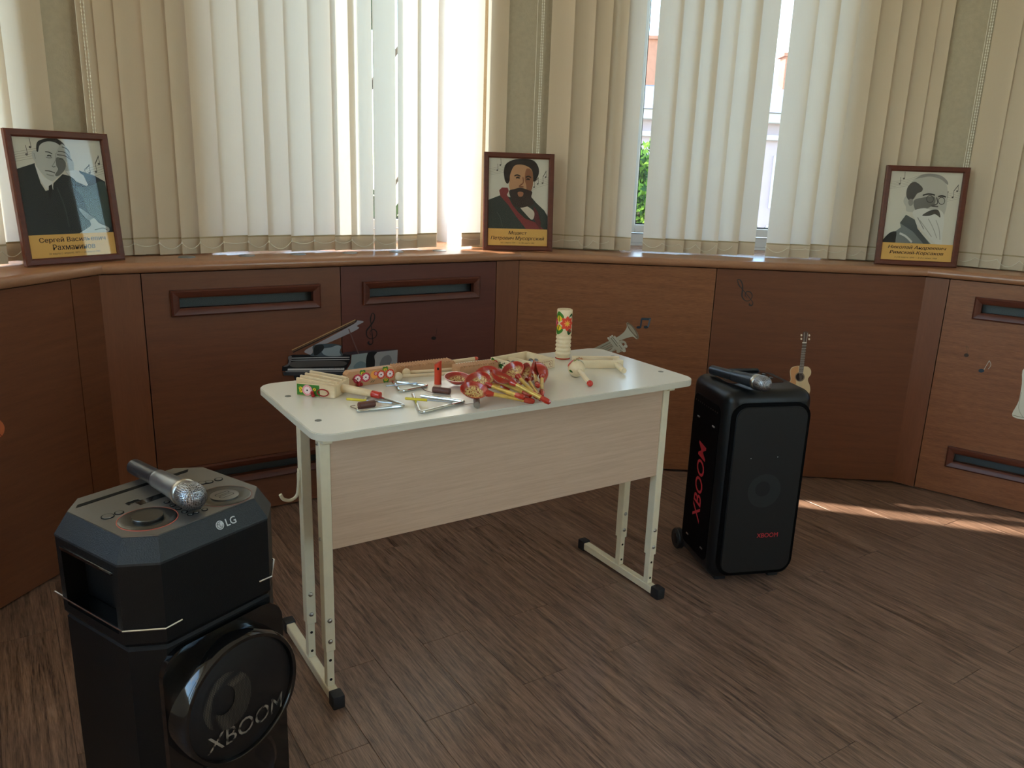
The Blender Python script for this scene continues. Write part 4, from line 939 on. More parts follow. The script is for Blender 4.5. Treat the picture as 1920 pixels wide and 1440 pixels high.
g = G(); g.cyl((L1_+.0005, dp*.5, .018), (L1_+.090, dp*.36, .0130), .0115, .0098, 18, .001); hd = obj('handle', g, m_w1, r1, ident())
g = G(); g.cyl((L1_+.0905, dp*.36, .0130), (L1_+.116, dp*.32, .0120), .0102, .0095, 18, .002); obj('red_tip', g, m_rdl, hd, ident())
g = G(); g.tube([(L1_*.70+.016*math.cos(a), -.003, .014+.009*math.sin(a)) for a in [2*math.pi*k/18 for k in range(18)]], .0016, 6, True); cd_ = obj('cord', g, m_cord, r1, ident())
for x, z in ((L1_*.46, .005), (L1_*.44, .012)):
    g = G(); g.ball((x, -.0055, z), .005, n=10, m=8); obj('bead', g, m_cord, cd_, ident())

# 2 painted clapper block
A_ = dk(654, 727); B_ = dk(735, 716); e1 = B_-A_; a2 = math.atan2(e1.y, e1.x); M = DT(A_.x+.008, A_.y, a2); L2_ = e1.length
r2 = thing('painted_clapper', 'wooden clapper block with row of red painted flowers, below the piano sticker', 'clapper', M, 'folk instruments on the desk')
bm = G(); q_ = [(-.012, .006), (-.004, 0), (L2_-.004, 0), (L2_+.004, .006), (L2_, .032), (L2_-.006, .044), (-.006, .044), (-.014, .036)]
bm.prism(q_, .026, M=T(0, .026, 0) @ RX(R_(90))); b2 = obj('block', bm, m_w2, r2, ident())
g = G(); f2_ = box_face(0, 0, 0)
for cx, cy, r, rg in ((.018, .022, .013, 0), (.043, .024, .0135, 0), (.090, .026, .0125, 5), (.118, .025, .014, 5)): flower(g, lambda u, v, k: f2_(u, v, k+4), cx, cy, r, rg, 1, 2)
g.mi = 10; g.sheet(circ(.070, .028, .012, n=20), lambda u, v: f2_(u, v, 3)); flower(g, lambda u, v, k: f2_(u, v, k+4), .074, .031, .006, 0, 9, 2)
for cx, cy, an in ((.034, .034, 60), (.034, .034, 120), (.104, .036, 60), (.104, .036, 120), (.106, .012, -60), (.106, .012, -120)): leaf(g, f2_, cx, cy, .013, .006, R_(an))
for cx in (.058, .064): g.mi = 8; stroke(g, [(cx, .006), (cx+.006, .012)], .0008, lambda u, v: f2_(u, v, 0))
obj('painting', g, PALM, b2, ident(), 0)
g = G(); g.tube(spline([(.002, -.003, .024), (.012, -.005, .020), (.018, -.004, .010), (.020, -.006, .006)], 4, False), .0016, 6); c2 = obj('cord', g, m_cord, r2, ident())
for x, z in ((.018, .007), (.026, .0065)): g = G(); g.ball((x, -.0065, z), .0055, n=10, m=8); obj('bead', g, m_cord, c2, ident())

# 3, 4 ribbed scraper blocks
def scraper(label, A_, B_, dpt, hh, ribs, stick=None):
    e1 = B_-A_; L = e1.length; M = DT(A_.x, A_.y, math.atan2(e1.y, e1.x))
    t = thing('ribbed_scraper', label, 'scraper', M, 'folk instruments on the desk')
    g = G(); n = ribs*4; top = []
    for k in range(n+1):
        x = L*k/n; top.append((x, hh-.0045+(.0045*(0, 1, 1, 0)[k % 4] if 0 < k < n else 0)))
    pl_ = [(0, 0), (L, 0)]+top[::-1]
    g.prism(pl_, dpt, M=T(0, dpt, 0) @ RX(R_(90))); obj('block', g, m_w2, t, ident(), 25)
    if stick:
        p, q_, tip = stick; p = DI @ (DM @ Vector((p.x, p.y, p.z))); l = (M.inverted() @ DM) ; p1 = l @ Vector((p.x, p.y, DH+p.z)); p2 = l @ Vector((q_.x, q_.y, DH+q_.z)); d = (p2-p1).normalized()
        g = G(); g.cyl(p1, p2, .0065, .0062, 12, .001); h_ = obj('handle', g, m_w1, t, ident())
        g = G(); g.cyl(p2+d*.0003, p2+d*.014, .0066, .0055, 12, .002); obj('red_tip', g, m_rdo, h_, ident())
    return t
A_ = dk(743, 705); B_ = dk(853, 692)
scraper('long ribbed wooden scraper with red-tipped handle at the far edge of the desk', A_, B_, .046, .027, 22, (Vector((B_.x+.0005, B_.y+.028, .016)), Vector((B_.x+.098, B_.y+.052, .012)), 1))
A_ = dk(862, 704); B_ = dk(934, 694)
scraper('short ribbed wooden scraper half hidden behind the red spoons', A_, B_, .044, .026, 16)

# 5 wooden beaters
def beater(label, hp, ep, r=.0125):
    d = ep-hp; t = thing('wooden_beater', label, 'beater', DT(hp.x, hp.y, math.atan2(d.y, d.x)), 'folk instruments on the desk'); L = math.hypot(d.x, d.y)
    g = G(); g.ball((0, 0, r), r, n=18, m=12); h_ = obj('ball_head', g, m_w3, t, ident())
    g = G(); g.cyl((r*.9, 0, r*.98), (L, 0, .0055), .0046, .0052, 10, .001); obj('stick', g, m_w1, t, ident()); return t
beater('wooden ball-head beater lying in front of the long scraper, farther of two', dk(762, 706.5), dk(866, 694.5))
beater('wooden ball-head beater in front of the long scraper, nearer of two', dk(747, 714), dk(858, 703))

# 6 red whistle standing upright
P = dk(821, 720); M = DT(P.x, P.y, R_(-33))
w6 = thing('red_whistle', 'red wooden whistle standing upright on the desk', 'whistle', M, 'folk instruments on the desk')
n = 20; vs_, fs = [], []
hh = lambda a: .070 - (.016*(.5-.5*math.cos(a)) if True else 0)
for j in range(2):
    for k in range(n):
        a = 2*math.pi*k/n; vs_.append((.0104*math.cos(a), .0104*math.sin(a), 0 if j == 0 else .070-.0065*(1-math.cos(a))))
fs = [[k, (k+1) % n, n+(k+1) % n, n+k] for k in range(n)]+[list(range(n))[::-1], list(range(n, 2*n))]
g = G(); g.add(vs_, fs); tb = obj('tube', g, m_rdo, w6, ident(), 40)
g = G(); g.box((.0012, -.0104, .047), (.0062, .0014, .0068)); obj('window_hole', g, m_hole, tb, ident())

# 7 triangles, strikers and holders
def triangle(label, pa, pb, pc, gap_end, r=.0042):
    """rod runs pa -> pb -> pc -> towards pa, open at gap_end before pa"""
    cx = (pa+pb+pc)/3; t0 = []
    def corner(p, q, s_, k=.012):
        d1 = (q-p).normalized()*k; d2 = (s_-p).normalized()*k
        return [p+d1, p+(d1+d2)*.28, p+d2]
    pts = [pa] + corner(pb, pa, pc) + corner(pc, pb, pa) + [pc+(pa-pc)*gap_end]
    pts = [Vector((p.x-cx.x, p.y-cx.y, r)) for p in pts]; dense = []
    for a, b in zip(pts, pts[1:]):
        for k in range(4): dense.append(a+(b-a)*k/4)
    dense.append(pts[-1]); g = G(); g.tube(dense, r, 10)
    return tag(obj('triangle', g, m_cr, None, DT(cx.x, cx.y)), label, 'triangle', 'metal triangles on the desk')
def striker(label, p, q, sleeve, z0=.0105):
    d = q-p; L = math.hypot(d.x, d.y); M = DT(p.x, p.y, math.atan2(d.y, d.x))
    t = thing('triangle_striker', label, 'striker', M, 'triangle strikers'); z1 = .0105
    g = G(); g.cyl((0, 0, z0+.0004), (L, 0, z1+.0004), .0024, .0024, 8); rd = obj('rod', g, m_rodm, t, ident())
    if sleeve: g = G(); g.cyl((-.003, 0, z0+.0004), (sleeve, 0, z0+.0004), .0036, .0036, 10, .0006); obj('yellow_sleeve', g, m_yel, t, ident())
    return t
triangle('small metal triangle in front of the painted clapper', dk(736, 718), dk(750, 737), dk(804, 726), .86)
striker('plain metal striker lying across the small triangle', dk(724, 726, .008), dk(782, 720, .008), 0)
triangle('metal triangle nearest to the left front corner of the desk', dk(692, 742), dk(668, 774), dk(760, 764), .80)
striker('yellow-handled striker over the left front triangle', dk(652, 750.5, .008), dk(735, 758, .008), .052)
triangle('large metal triangle in the front middle of the desk', dk(774, 743), dk(788, 777), dk(873, 756), .84)
striker('yellow-handled striker over the front middle triangle', dk(762, 749.5, .008), dk(848, 756, .008), .056)
def holder(label, p, q, m, r=.0088, cord=None):
    d = q-p; L = math.hypot(d.x, d.y); M = DT(p.x, p.y, math.atan2(d.y, d.x)); t = thing('triangle_holder', label, 'holder', M, 'wooden triangle holders')
    g = G(); g.cyl((0, 0, r), (L, 0, r), r, r, 18, .001); obj('dowel', g, m, t, ident())
    if cord:
        Mi = M.inverted() @ DM; g = G(); g.tube(spline([tuple(Mi @ Vector((c.x, c.y, DH+c.z))) for c in cord], 4, False), .0009, 5); obj('string', g, m_str, t, ident())
    return t
holder('brown wooden holder right of the small triangle', dk(812, 736), dk(844, 740), m_wd, .0088, [dk(812, 736, .008), dk(800, 733, .002), dk(792, 728, .002), dk(800, 724, .009)])
holder('dark brown holder inside the left front triangle', dk(673, 768), dk(702, 763), m_wd, .0095, [dk(682, 768, .002), dk(668, 766, .002), dk(657, 762, .002), dk(666, 760, .009)])
holder('grey wooden holder pointing to the viewer, in front of the spoons', dk(894, 766), dk(893, 752), m_wg, .0085, [dk(893, 758, .006), dk(884, 757, .003), dk(874, 758, .002), dk(868, 757, .009)])

# 8 painted spoons
def spoon_mesh():
    nu, nv = 10, 24; a, b, dpt = .038, .034, .023; th = .0022
    def surf(off):
        out = []
        for i in range(nu+1):
            s_ = i/nu
            for k in range(nv):
                t_ = 2*math.pi*k/nv; rr = s_**.8
                out.append(((a-off)*rr*math.cos(t_), (b-off)*rr*math.sin(t_), -(dpt-off)*(1-rr**2.2)+dpt))
        return out
    I, O = surf(th), surf(0); n = (nu+1)*nv
    gi, go = G(), G()
    def faces(flip):
        fs = []
        for i in range(nu):
            for k in range(nv):
                f = [i*nv+k, i*nv+(k+1) % nv, (i+1)*nv+(k+1) % nv, (i+1)*nv+k]; fs.append(f[::-1] if flip else f)
        return fs
    go.add(O, faces(True)); rim0 = [nu*nv+k for k in range(nv)]
    go.add([O[i] for i in rim0]+[I[i] for i in rim0], [[k, (k+1) % nv, nv+(k+1) % nv, nv+k] for k in range(nv)])
    gi.add(I, faces(False))
    return go, gi
go, gi = spoon_mesh(); me_bo = go.mesh('bowl', m_kred, 60); me_bi = gi.mesh('bowl_ornament', m_khok, 60)
g = G(); g.lathe([(.0085, .031), (.0095, .038), (.0066, .048), (.0058, .052)], T(0, 0, .0185) @ RY(R_(90)) @ RZ(0), 12); me_nk = g.mesh('neck', m_kred)
g = G(); g.lathe([(.0056, .0521), (.0052, .06), (.0058, .11), (.0066, .132)], T(0, 0, .0185) @ RY(R_(90)), 12); me_hd = g.mesh('handle', m_gold)
g = G(); g.lathe([(.0067, .1322), (.0078, .138), (.0080, .150), (.0066, .158), (.0030, .161)], T(0, 0, .0185) @ RY(R_(90)), 8); me_tp = g.mesh('tip', m_kred, 20)
def spoon(label, tip, bowl, roll=0, k=1.0):
    """bowl: centre of the bowl rim plane; tip: end of the handle (desk coordinates)"""
    d_ = Vector((tip.x-bowl.x, tip.y-bowl.y, 0)).normalized(); dz = max(tip.z, .0088)-bowl.z; Lh_ = .161*k
    X_ = (d_*math.sqrt(Lh_*Lh_-dz*dz)+Vector((0, 0, dz))).normalized(); zc = Vector((0, 0, 1)); Y_ = zc.cross(X_).normalized(); Z_ = X_.cross(Y_)
    M = Matrix((X_, Y_, Z_)).transposed().to_4x4(); M.translation = Vector((bowl.x, bowl.y, bowl.z+DH))
    M = DM @ M @ RX(R_(roll)) @ T(0, 0, -.0185) @ Matrix.Diagonal((k, k, k, 1))
    t = thing('painted_spoon', label, 'spoon', M, 'red painted wooden spoons')
    b = link('bowl', me_bo, t, ident()); link('bowl_ornament', me_bi, b, ident()); link('neck', me_nk, t, ident()); h_ = link('handle', me_hd, t, ident()); link('tip', me_tp, h_, ident()); return t
SPN = [('red spoon lying apart at the left of the pile, bowl up', (925, 724, 0.01), (857, 709, 0.021), 10),
       ('red spoon in front of the pile with its bowl facing the viewer', (972, 752, 0.014), (889, 733, 0.037), 24),
       ('red spoon propped on the front spoon, second bowl from the front', (980, 745.5, 0.032), (896, 715, 0.046), 30),
       ('red spoon behind the front pair, third bowl from the left', (984, 739.5, 0.026), (913, 705, 0.05), 34),
       ('red spoon on top of the pile, bowl tilted left', (1006, 750, 0.02), (940, 706, 0.064), -12),
       ('red spoon at the back of the pile, below the jingle box corner', (992, 736, 0.02), (926, 703, 0.036), 10),
       ('red spoon with bright gold bowl, beside the jingle box', (992, 736, 0.022), (962, 696, 0.056), 34),
       ('red spoon standing on edge, right of the pile', (1013, 748, 0.01), (983, 702, 0.04), 62),
       ('red spoon leaning on the jingle box, second from the right', (1012, 734.5, 0.032), (1000, 696, 0.034), 78),
       ('rightmost red spoon, seen on its back', (1016, 746, 0.009), (1016, 697, 0.036), 115)]
for lb, t_, b_, rl in SPN: spoon(lb, dk(*t_), dk(*b_), rl, 1.0)

# 9 open jingle box
zt = .030
A_ = dk(974, 685, zt); B_ = dk(1041, 672, zt); C_ = dk(929, 664, zt); D_ = dk(990, 655, zt)
e1 = (B_-A_); a9 = math.atan2(e1.y, e1.x); Lx = e1.length; Ly = ((C_-A_).length+(D_-B_).length)/2
M = DT(A_.x, A_.y, a9); jb = thing('jingle_box', 'open square wooden jingle box with painted sides, behind the spoons', 'box', M, 'folk instruments on the desk')
n9 = Vector((-math.sin(a9), math.cos(a9), 0)); Ly = max(.09, min(.13, (C_-A_).dot(n9)))
g = G(); g.bx(0, Lx, 0, .009, 0, zt, .001, 1); s9 = obj('side_board', g, m_w3, jb, ident())
g = G(); f9 = box_face(0, 0, 0); g.mi = 11
for (x0, x1, y0, y1) in ((.012, Lx-.012, .005, .0065), (.012, Lx-.012, .0235, .025), (.012, .0135, .005, .025), (Lx-.0135, Lx-.012, .005, .025)):
    nn = 14 if x1-x0 > y1-y0 else 5
    for k in range(nn):
        u0, u1 = (x0+(x1-x0)*k/nn, x0+(x1-x0)*(k+.62)/nn) if x1-x0 > y1-y0 else (x0, x1); v0, v1 = (y0, y1) if x1-x0 > y1-y0 else (y0+(y1-y0)*k/nn, y0+(y1-y0)*(k+.62)/nn)
        g.sheet([(u0, v0), (u1, v0), (u1, v1), (u0, v1)], lambda u, v: f9(u, v, 0))
for k in range(5): flower(g, lambda u, v, kk: f9(u, v, kk+1), .022+k*(Lx-.044)/4, .015, .0045, 11, 6, 2)
obj('painting', g, PALM, s9, ident(), 0)
g = G(); g.bx(0, Lx, Ly-.009, Ly, 0, zt, .001, 1); obj('side_board', g, m_w3, jb, ident())
g = G(); g.bx(0, .009, .0095, Ly-.0095, 0, zt, .001, 1); s9 = obj('side_board', g, m_w3, jb, ident())
g = G(); f9b = lambda u, v, k=0: Vector((-.0004-.00025*k, Ly-u, v))
leaf(g, f9b, .016, .015, .018, .008, R_(120)); leaf(g, f9b, .014, .014, .012, .005, R_(-110)); flower(g, lambda u, v, k: f9b(u, v, k+3), .026, .016, .010, 5, 9, 6); leaf(g, f9b, .040, .010, .022, .007, R_(10), 8, 4); flower(g, lambda u, v, k: f9b(u, v, k+3), .060, .009, .007, 4, 6, 3)
for x, y in ((.045, .022), (.058, .020), (.064, .023), (.076, .016)): g.mi = 8; g.sheet(circ(x, y, .0025, n=8), lambda u, v: f9b(u, v, 0))
obj('painting', g, PALM, s9, ident(), 0)
g = G(); g.bx(Lx-.009, Lx, .0095, Ly-.0095, 0, zt, .001, 1); obj('side_board', g, m_w3, jb, ident())
g = G(); g.bx(.0095, Lx-.0095, .0095, Ly-.0095, 0, .004); obj('bottom_board', g, m_w3, jb, ident())
g = G(); g.bx(Lx*.42, Lx*.42+.008, .0095, Ly-.0095, .004, zt-.004); obj('divider', g, m_w3, jb, ident())
for k in range(5):
    g = G(); g.lathe([(.012, 0), (.0125, .0007), (.006, .002), (.0055, .0035), (.001, .0035)], T(Lx*(.22 if k < 3 else .72), Ly*(.3+.17*(k % 3)), .012+.0035*(k % 2)) @ RX(R_(60)), 18); obj('jingle', g, m_jing, jb, ident())

# 10 tall ribbed guiro tube
P = dk(1056, 674); M = DT(P.x+.006, P.y+.012, 0)
gt = thing('guiro_tube', 'tall pale wooden guiro tube with red flower, standing at the back of the desk', 'guiro', M, 'folk instruments on the desk')
R0 = .0252; prof = [(.0235, 0), (.0245, .001), (.0247, .005)]
for k in range(5):
    z0 = .012+k*.0135
    prof += [(.0228, z0), (.0256, z0+.0045), (.0256, z0+.0085), (.0228, z0+.0125)]
prof += [(R0, .084), (R0, .163), (.0245, .1655), (.017, .1655), (.0165, .160), (.0165, .02)]
g = G(); g.lathe(prof, None, 40, True, True); tb = obj('tube', g, m_w3, gt, ident(), 50)
g = G(); g.lathe([(.0249, .0015), (.0252, .003), (.0249, .0055)], None, 40, False, False); obj('red_ring', g, m_rdl, tb, ident())
va = math.atan2(-(P.y), 0)
view = (DM.inverted() @ Vector((0, 0, DH))); view = math.atan2(view.y-P.y, view.x-P.x)
fc = lambda u, v, k=0: Vector(((R0+.0004+.0003*k)*math.cos(view+u*1.25/R0), (R0+.0004+.0003*k)*math.sin(view+u*1.25/R0), .122+v*1.3))
g = G(); leaf(g, fc, -.013, .004, .026, .013, R_(100)); leaf(g, fc, -.013, -.004, .026, .013, R_(-105)); leaf(g, fc, .018, .010, .016, .007, R_(70), 8, 6); leaf(g, fc, .018, -.014, .016, .007, R_(-110), 8, 11)
flower(g, lambda u, v, k: fc(u, v, k+3), .008, .000, .0165, 5, 10, 3, petals=8); flower(g, lambda u, v, k: fc(u, v, k+3), -.030, 0, .012, 0, 9, 3, petals=8)
obj('painting', g, PALM, tb, ident(), 0)

# 11 maraca
C_ = dk(1081, 691, .026); tipm = dk(1106, 719, .010); d = tipm-C_; M = DT(C_.x, C_.y, math.atan2(d.y, d.x))
mr = thing('maraca', 'round painted wooden maraca with red-tipped handle, right of the spoons', 'maraca', M, 'folk instruments on the desk')
g = G(); rb_ = .0262; mm = T(0, 0, rb_) @ RY(R_(98)); g.lathe([(max(.0005, rb_*math.sin(math.pi*i/16)), -rb_*math.cos(math.pi*i/16)) for i in range(15)]+[(.0115, rb_*.93), (.0125, rb_*1.02), (.009, rb_*1.06)], mm, 30); bl = obj('gourd', g, m_w3, mr, ident(), 50)
Lh = math.hypot(d.x, d.y)
g = G(); g.cyl((rb_*1.0, 0, rb_*.93), (Lh-.006, 0, .0105), .0072, .0064, 14); hd = obj('handle', g, m_w3, mr, ident())
g = G(); g.ball((Lh, 0, .0098), .0094, n=14, m=10, sc=(1.15, 1, 1)); obj('red_tip', g, m_rdl, hd, ident())
def fsp(u, v, k=0):
    a = R_(258)+u*1.25/rb_; e = R_(52)+v*1.2/rb_; r = rb_+.0005+.0003*k; return Vector((r*math.cos(a)*math.cos(e), r*math.sin(a)*math.cos(e), rb_+r*math.sin(e)))
g = G()
for u0, v0, an, a_, b_ in ((-.004, .008, 60, 7, 1), (.004, .010, 10, 4, 3), (.002, .016, 75, 7, 1), (-.010, .004, 120, 4, 3)): leaf(g, fsp, u0, v0, .020, .008, R_(an), a_, b_)
flower(g, lambda u, v, k: fsp(u, v, k+3), -.006, -.004, .0135, 5, 9, 1); leaf(g, fsp, .010, -.022, .012, .003, R_(-20), 8, 4)
obj('painting', g, PALM, bl, ident(), 0)

# 12 open ratchet frame with dowel handle
A_ = dk(1078, 691); B_ = dk(1168, 691.5); e1 = B_-A_; a12 = math.atan2(e1.y, e1.x); L12 = e1.length; M = DT(A_.x, A_.y, a12)
rt = thing('ratchet_frame', 'plain wooden ratchet frame with dowel handle, at the right end of the desk', 'ratchet', M, 'folk instruments on the desk'); d12, h12 = .062, .027
for y0 in (0, d12-.009):
    g = G(); g.bx(0, L12, y0, y0+.009, 0, h12, .001, 1); obj('side_board', g, m_w3, rt, ident())
g = G(); g.bx(L12-.022, L12-.002, .0095, d12-.0095, .002, h12-.001, .004); obj('end_block', g, m_w3, rt, ident())
g = G(); gz = []
for k in range(32):
    a = 2*math.pi*k/32; r = .0125 if k % 4 < 2 else .0098; gz.append((r*math.cos(a), r*math.sin(a)))
g.prism(gz, .030, M=T(.022, .046, .0145) @ RX(R_(90))); gw = obj('gear', g, m_w2, rt, ident())
g = G(); g.bx(.036, L12-.023, .020, .040, .010, .0125); obj('reed', g, m_w1, rt, ident())
g = G(); xh = L12*.86; g.cyl((xh, -.0005, .014), (xh+.006, -.072, .0105), .0088, .0088, 18, .001); obj('handle', g, m_w3, rt, ident())

# ------------------------------------------------------------------ stickers on the cladding
def sticker(name, label, cat, w, layers, k=None, group='musical stickers on the cladding'):
    """layers: (colour, kind, pts, width); points in picture pixels turned into metres on the panel"""
    conv = [(c, kd, [onw(w, *p) for p in pts], wd) for c, kd, pts, wd in layers]
    allp = [p for c in conv for p in c[2]]; cx = sum(p[0] for p in allp)/len(allp); cz = min(p[1] for p in allp)
    g = G(); cols = []; d = -.0006
    for c, kd, pts, wd in conv:
        d -= .00018
        if c not in cols: cols.append(c)
        g.mi = cols.index(c); f = lambda u, v: Vector((u-cx, d, v-cz))
        if kd == 'p': g.sheet(pts, f)
        elif kd == 's': g.sheet(spline(pts, 4), f)
        elif kd == 'l': stroke(g, pts, wd, f)
        elif kd == 'c': stroke(g, spline(pts, 5, False), wd, f)
    o = obj(name, g, [pm(c) for c in cols], None, FM(w) @ T(cx, 0, cz), 0)
    return tag(o, label, cat, group)
def X(ox, oy, s): return lambda pts: [(ox+x/s, oy+y/s) for x, y in pts]
q = X(520, 590, 8)
PI = [('#15161a', 'p', q([(165, 620), (240, 600), (1090, 590), (1100, 640), (1085, 700), (1045, 790), (1000, 860), (110, 850), (70, 840), (75, 770), (150, 760)]), 0),
      ('#9a969d', 's', q([(410, 540), (600, 430), (1145, 140), (1185, 88), (1295, 105), (1195, 165), (1225, 195), (1180, 230), (1060, 290), (740, 430), (560, 460), (520, 590), (450, 585)]), 0),
      ('#2c211d', 'p', q([(210, 530), (1165, 70), (1200, 85), (1140, 140), (240, 572)]), 0), ('#b08a60', 'l', q([(215, 533), (1170, 76)]), .0022), ('#7d5b40', 'l', q([(228, 550), (1160, 105)]), .0012),
      ('#46525b', 's', q([(540, 460), (740, 435), (880, 440), (965, 470), (945, 530), (955, 625), (520, 620), (535, 560)]), 0), ('#8d9aa2', 's', q([(660, 520), (800, 490), (890, 460), (950, 480), (930, 560), (940, 615), (720, 610)]), 0), ('#1d2024', 's', q([(560, 470), (680, 450), (690, 520), (600, 600), (545, 600)]), 0),
      ('#55514f', 's', q([(210, 705), (600, 690), (1000, 700), (990, 765), (600, 780), (230, 785)]), 0), ('#c9ccd0', 'l', q([(200, 650), (1080, 637)]), .0012), ('#c9ccd0', 'l', q([(200, 682), (1080, 668)]), .0010),
      ('#dcdddd', 'p', q([(155, 808), (1000, 797), (1000, 828), (150, 835)]), 0)]
for k_ in range(34): PI.append(('#121214', 'l', q([(235+k_*22, 788), (235+k_*22, 806)]), .0010))
PI += [('#6a6669', 's', q([(150, 625), (205, 615), (192, 700), (150, 765), (80, 775), (100, 758), (145, 730), (160, 690)]), 0), ('#8b8a8c', 'p', q([(110, 838), (1000, 832), (990, 850), (115, 856)]), 0),
       ('#383b42', 'p', q([(70, 855), (980, 852), (950, 915), (500, 895), (300, 905), (90, 905)]), 0), ('#1d1f26', 'p', q([(230, 905), (330, 900), (315, 1000), (270, 1010)]), 0), ('#1d1f26', 'p', q([(900, 905), (1000, 900), (985, 1010), (930, 1010)]), 0), ('#1d1f26', 'p', q([(1640, 760), (1720, 750), (1700, 900), (1660, 900)]), 0),
       ('#3f3136', 's', q([(960, 565), (1300, 532), (1790, 515), (1340, 568), (1100, 597)]), 0), ('#8e9a9c', 'p', q([(1100, 595), (1340, 565), (1320, 800), (1030, 815), (1090, 720)]), 0), ('#6c8087', 's', q([(1150, 740), (1230, 690), (1310, 720), (1310, 790), (1140, 800)]), 0),
       ('#9a9c9e', 'p', q([(1420, 560), (1790, 520), (1780, 760), (1420, 800)]), 0), ('#15171a', 's', q([(1340, 572), (1480, 552), (1440, 610), (1450, 700), (1430, 790), (1320, 795)]), 0), ('#77797c', 's', q([(1560, 640), (1660, 600), (1700, 680), (1640, 760), (1520, 770)]), 0),
       ('#6b4f4c', 'l', q([(1055, 205), (1130, 400), (1205, 580)]), .0022)]
sticker('piano_sticker', 'grand piano sticker with raised lid on the dark panel behind the desk', 'sticker', 'B', PI)
def clef(base, top, wd=.34):
    N = [(-.12, .10), (-.16, .05), (-.08, 0), (.02, .04), (.04, .14), (-.06, .62), (-.10, .80), (-.02, .98), (.08, .92), (.06, .76), (-.10, .58), (-.26, .42), (-.22, .24), (-.02, .18), (.18, .26), (.20, .40), (.04, .48), (-.10, .40), (-.08, .30)]
    dx, dy = top[0]-base[0], top[1]-base[1]
    return [(base[0]+dx*y-dy*x*wd*2, base[1]+dy*y+dx*x*wd*2) for x, y in N]
wv = [.002, .004, .003, .002, .0016, .0016, .003, .0016, .0025, .003, .0035, .003, .002, .0016, .002, .0025, .002, .0015, .001]
wv5 = []
for i_ in range(len(wv)-1): wv5 += [wv[i_]+(wv[i_+1]-wv[i_])*k_/5 for k_ in range(5)]
wv5.append(wv[-1])
sticker('clef_sticker', 'upright dark treble clef sticker right of the piano sticker', 'sticker', 'B', [('#1f1617', 'c', clef((697, 646), (699, 586)), wv5)])
sticker('clef_sticker', 'tilted grey treble clef sticker high on the panel above the right speaker', 'sticker', 'C', [('#3b3432', 'c', clef((1412, 571), (1383, 523)), wv5)])
sticker('note_sticker', 'tiny dark note sticker right of the upright treble clef', 'sticker', 'B', [('#150d0d', 's', circ(813, 634, 4.5, 3.2, 10), 0), ('#2a1a19', 'l', [(817, 633), (819, 615)], .0007)])
q = X(1020, 560, 8)
TR = [('#a59a84', 'l', q([(640, 830), (1000, 655), (1120, 600)]), .010), ('#a59a84', 'l', q([(720, 860), (1010, 720), (1180, 640)]), .008), ('#7f735f', 'l', q([(845, 735), (1000, 655)]), .002), ('#8b7f69', 'l', q([(760, 845), (1060, 690)]), .0025), ('#a59a84', 'l', q([(740, 900), (1100, 740)]), .006),
      ('#b6ac96', 'l', q([(975, 585), (1140, 800)]), .0085), ('#b6ac96', 'l', q([(1005, 565), (1175, 785)]), .0085), ('#c4bba7', 'l', q([(1040, 570), (1205, 770)]), .0085), ('#5d5140', 'l', q([(993, 575), (1158, 792)]), .0012), ('#5d5140', 'l', q([(1022, 568), (1190, 777)]), .0012),
      ('#d7d0c0', 's', q(circ(962, 588, 12, 12, 8)), 0), ('#d7d0c0', 's', q(circ(995, 572, 12, 12, 8)), 0), ('#d7d0c0', 's', q(circ(1022, 555, 12, 12, 8)), 0),
      ('#b9ae97', 'c', q([(1110, 690), (1130, 655), (1180, 640), (1215, 660), (1225, 700), (1200, 730)]), .0045), ('#b9ae97', 'c', q([(1000, 790), (1060, 730), (1110, 735), (1130, 770), (1090, 800)]), .0045), ('#c8bfab', 's', q([(1195, 740), (1220, 760), (1225, 790), (1195, 800), (1170, 775)]), 0), ('#cfc7b6', 's', q([(1205, 690), (1250, 700), (1240, 735), (1200, 720)]), 0),
      ('#bcb39d', 's', q([(1085, 590), (1150, 540), (1205, 490), (1242, 420), (1235, 370), (1255, 352), (1320, 400), (1390, 490), (1418, 560), (1412, 600), (1380, 600), (1330, 568), (1240, 588), (1130, 625)]), 0),
      ('#7c6b58', 's', q([(1238, 356), (1300, 380), (1370, 455), (1417, 560), (1400, 603), (1335, 530), (1270, 450)]), 0), ('#a89a84', 's', q([(1256, 385), (1300, 402), (1355, 470), (1395, 560), (1340, 515), (1285, 445)]), 0)]
sticker('trumpet_sticker', 'brass trumpet sticker behind the right end of the desk', 'sticker', 'C', TR)
sticker('note_sticker', 'blue-grey pair of joined notes sticker above the trumpet', 'sticker', 'C', [('#2c333d', 's', q(circ(1420, 430, 34, 20, 12)), 0), ('#2c333d', 's', q(circ(1530, 425, 36, 22, 12)), 0), ('#39424d', 'p', q([(1462, 285), (1605, 288), (1600, 325), (1460, 322)]), 0), ('#39424d', 'l', q([(1465, 300), (1448, 430)]), .0035), ('#56616c', 'l', q([(1592, 300), (1560, 425)]), .0035)])
q = X(1460, 600, 9)
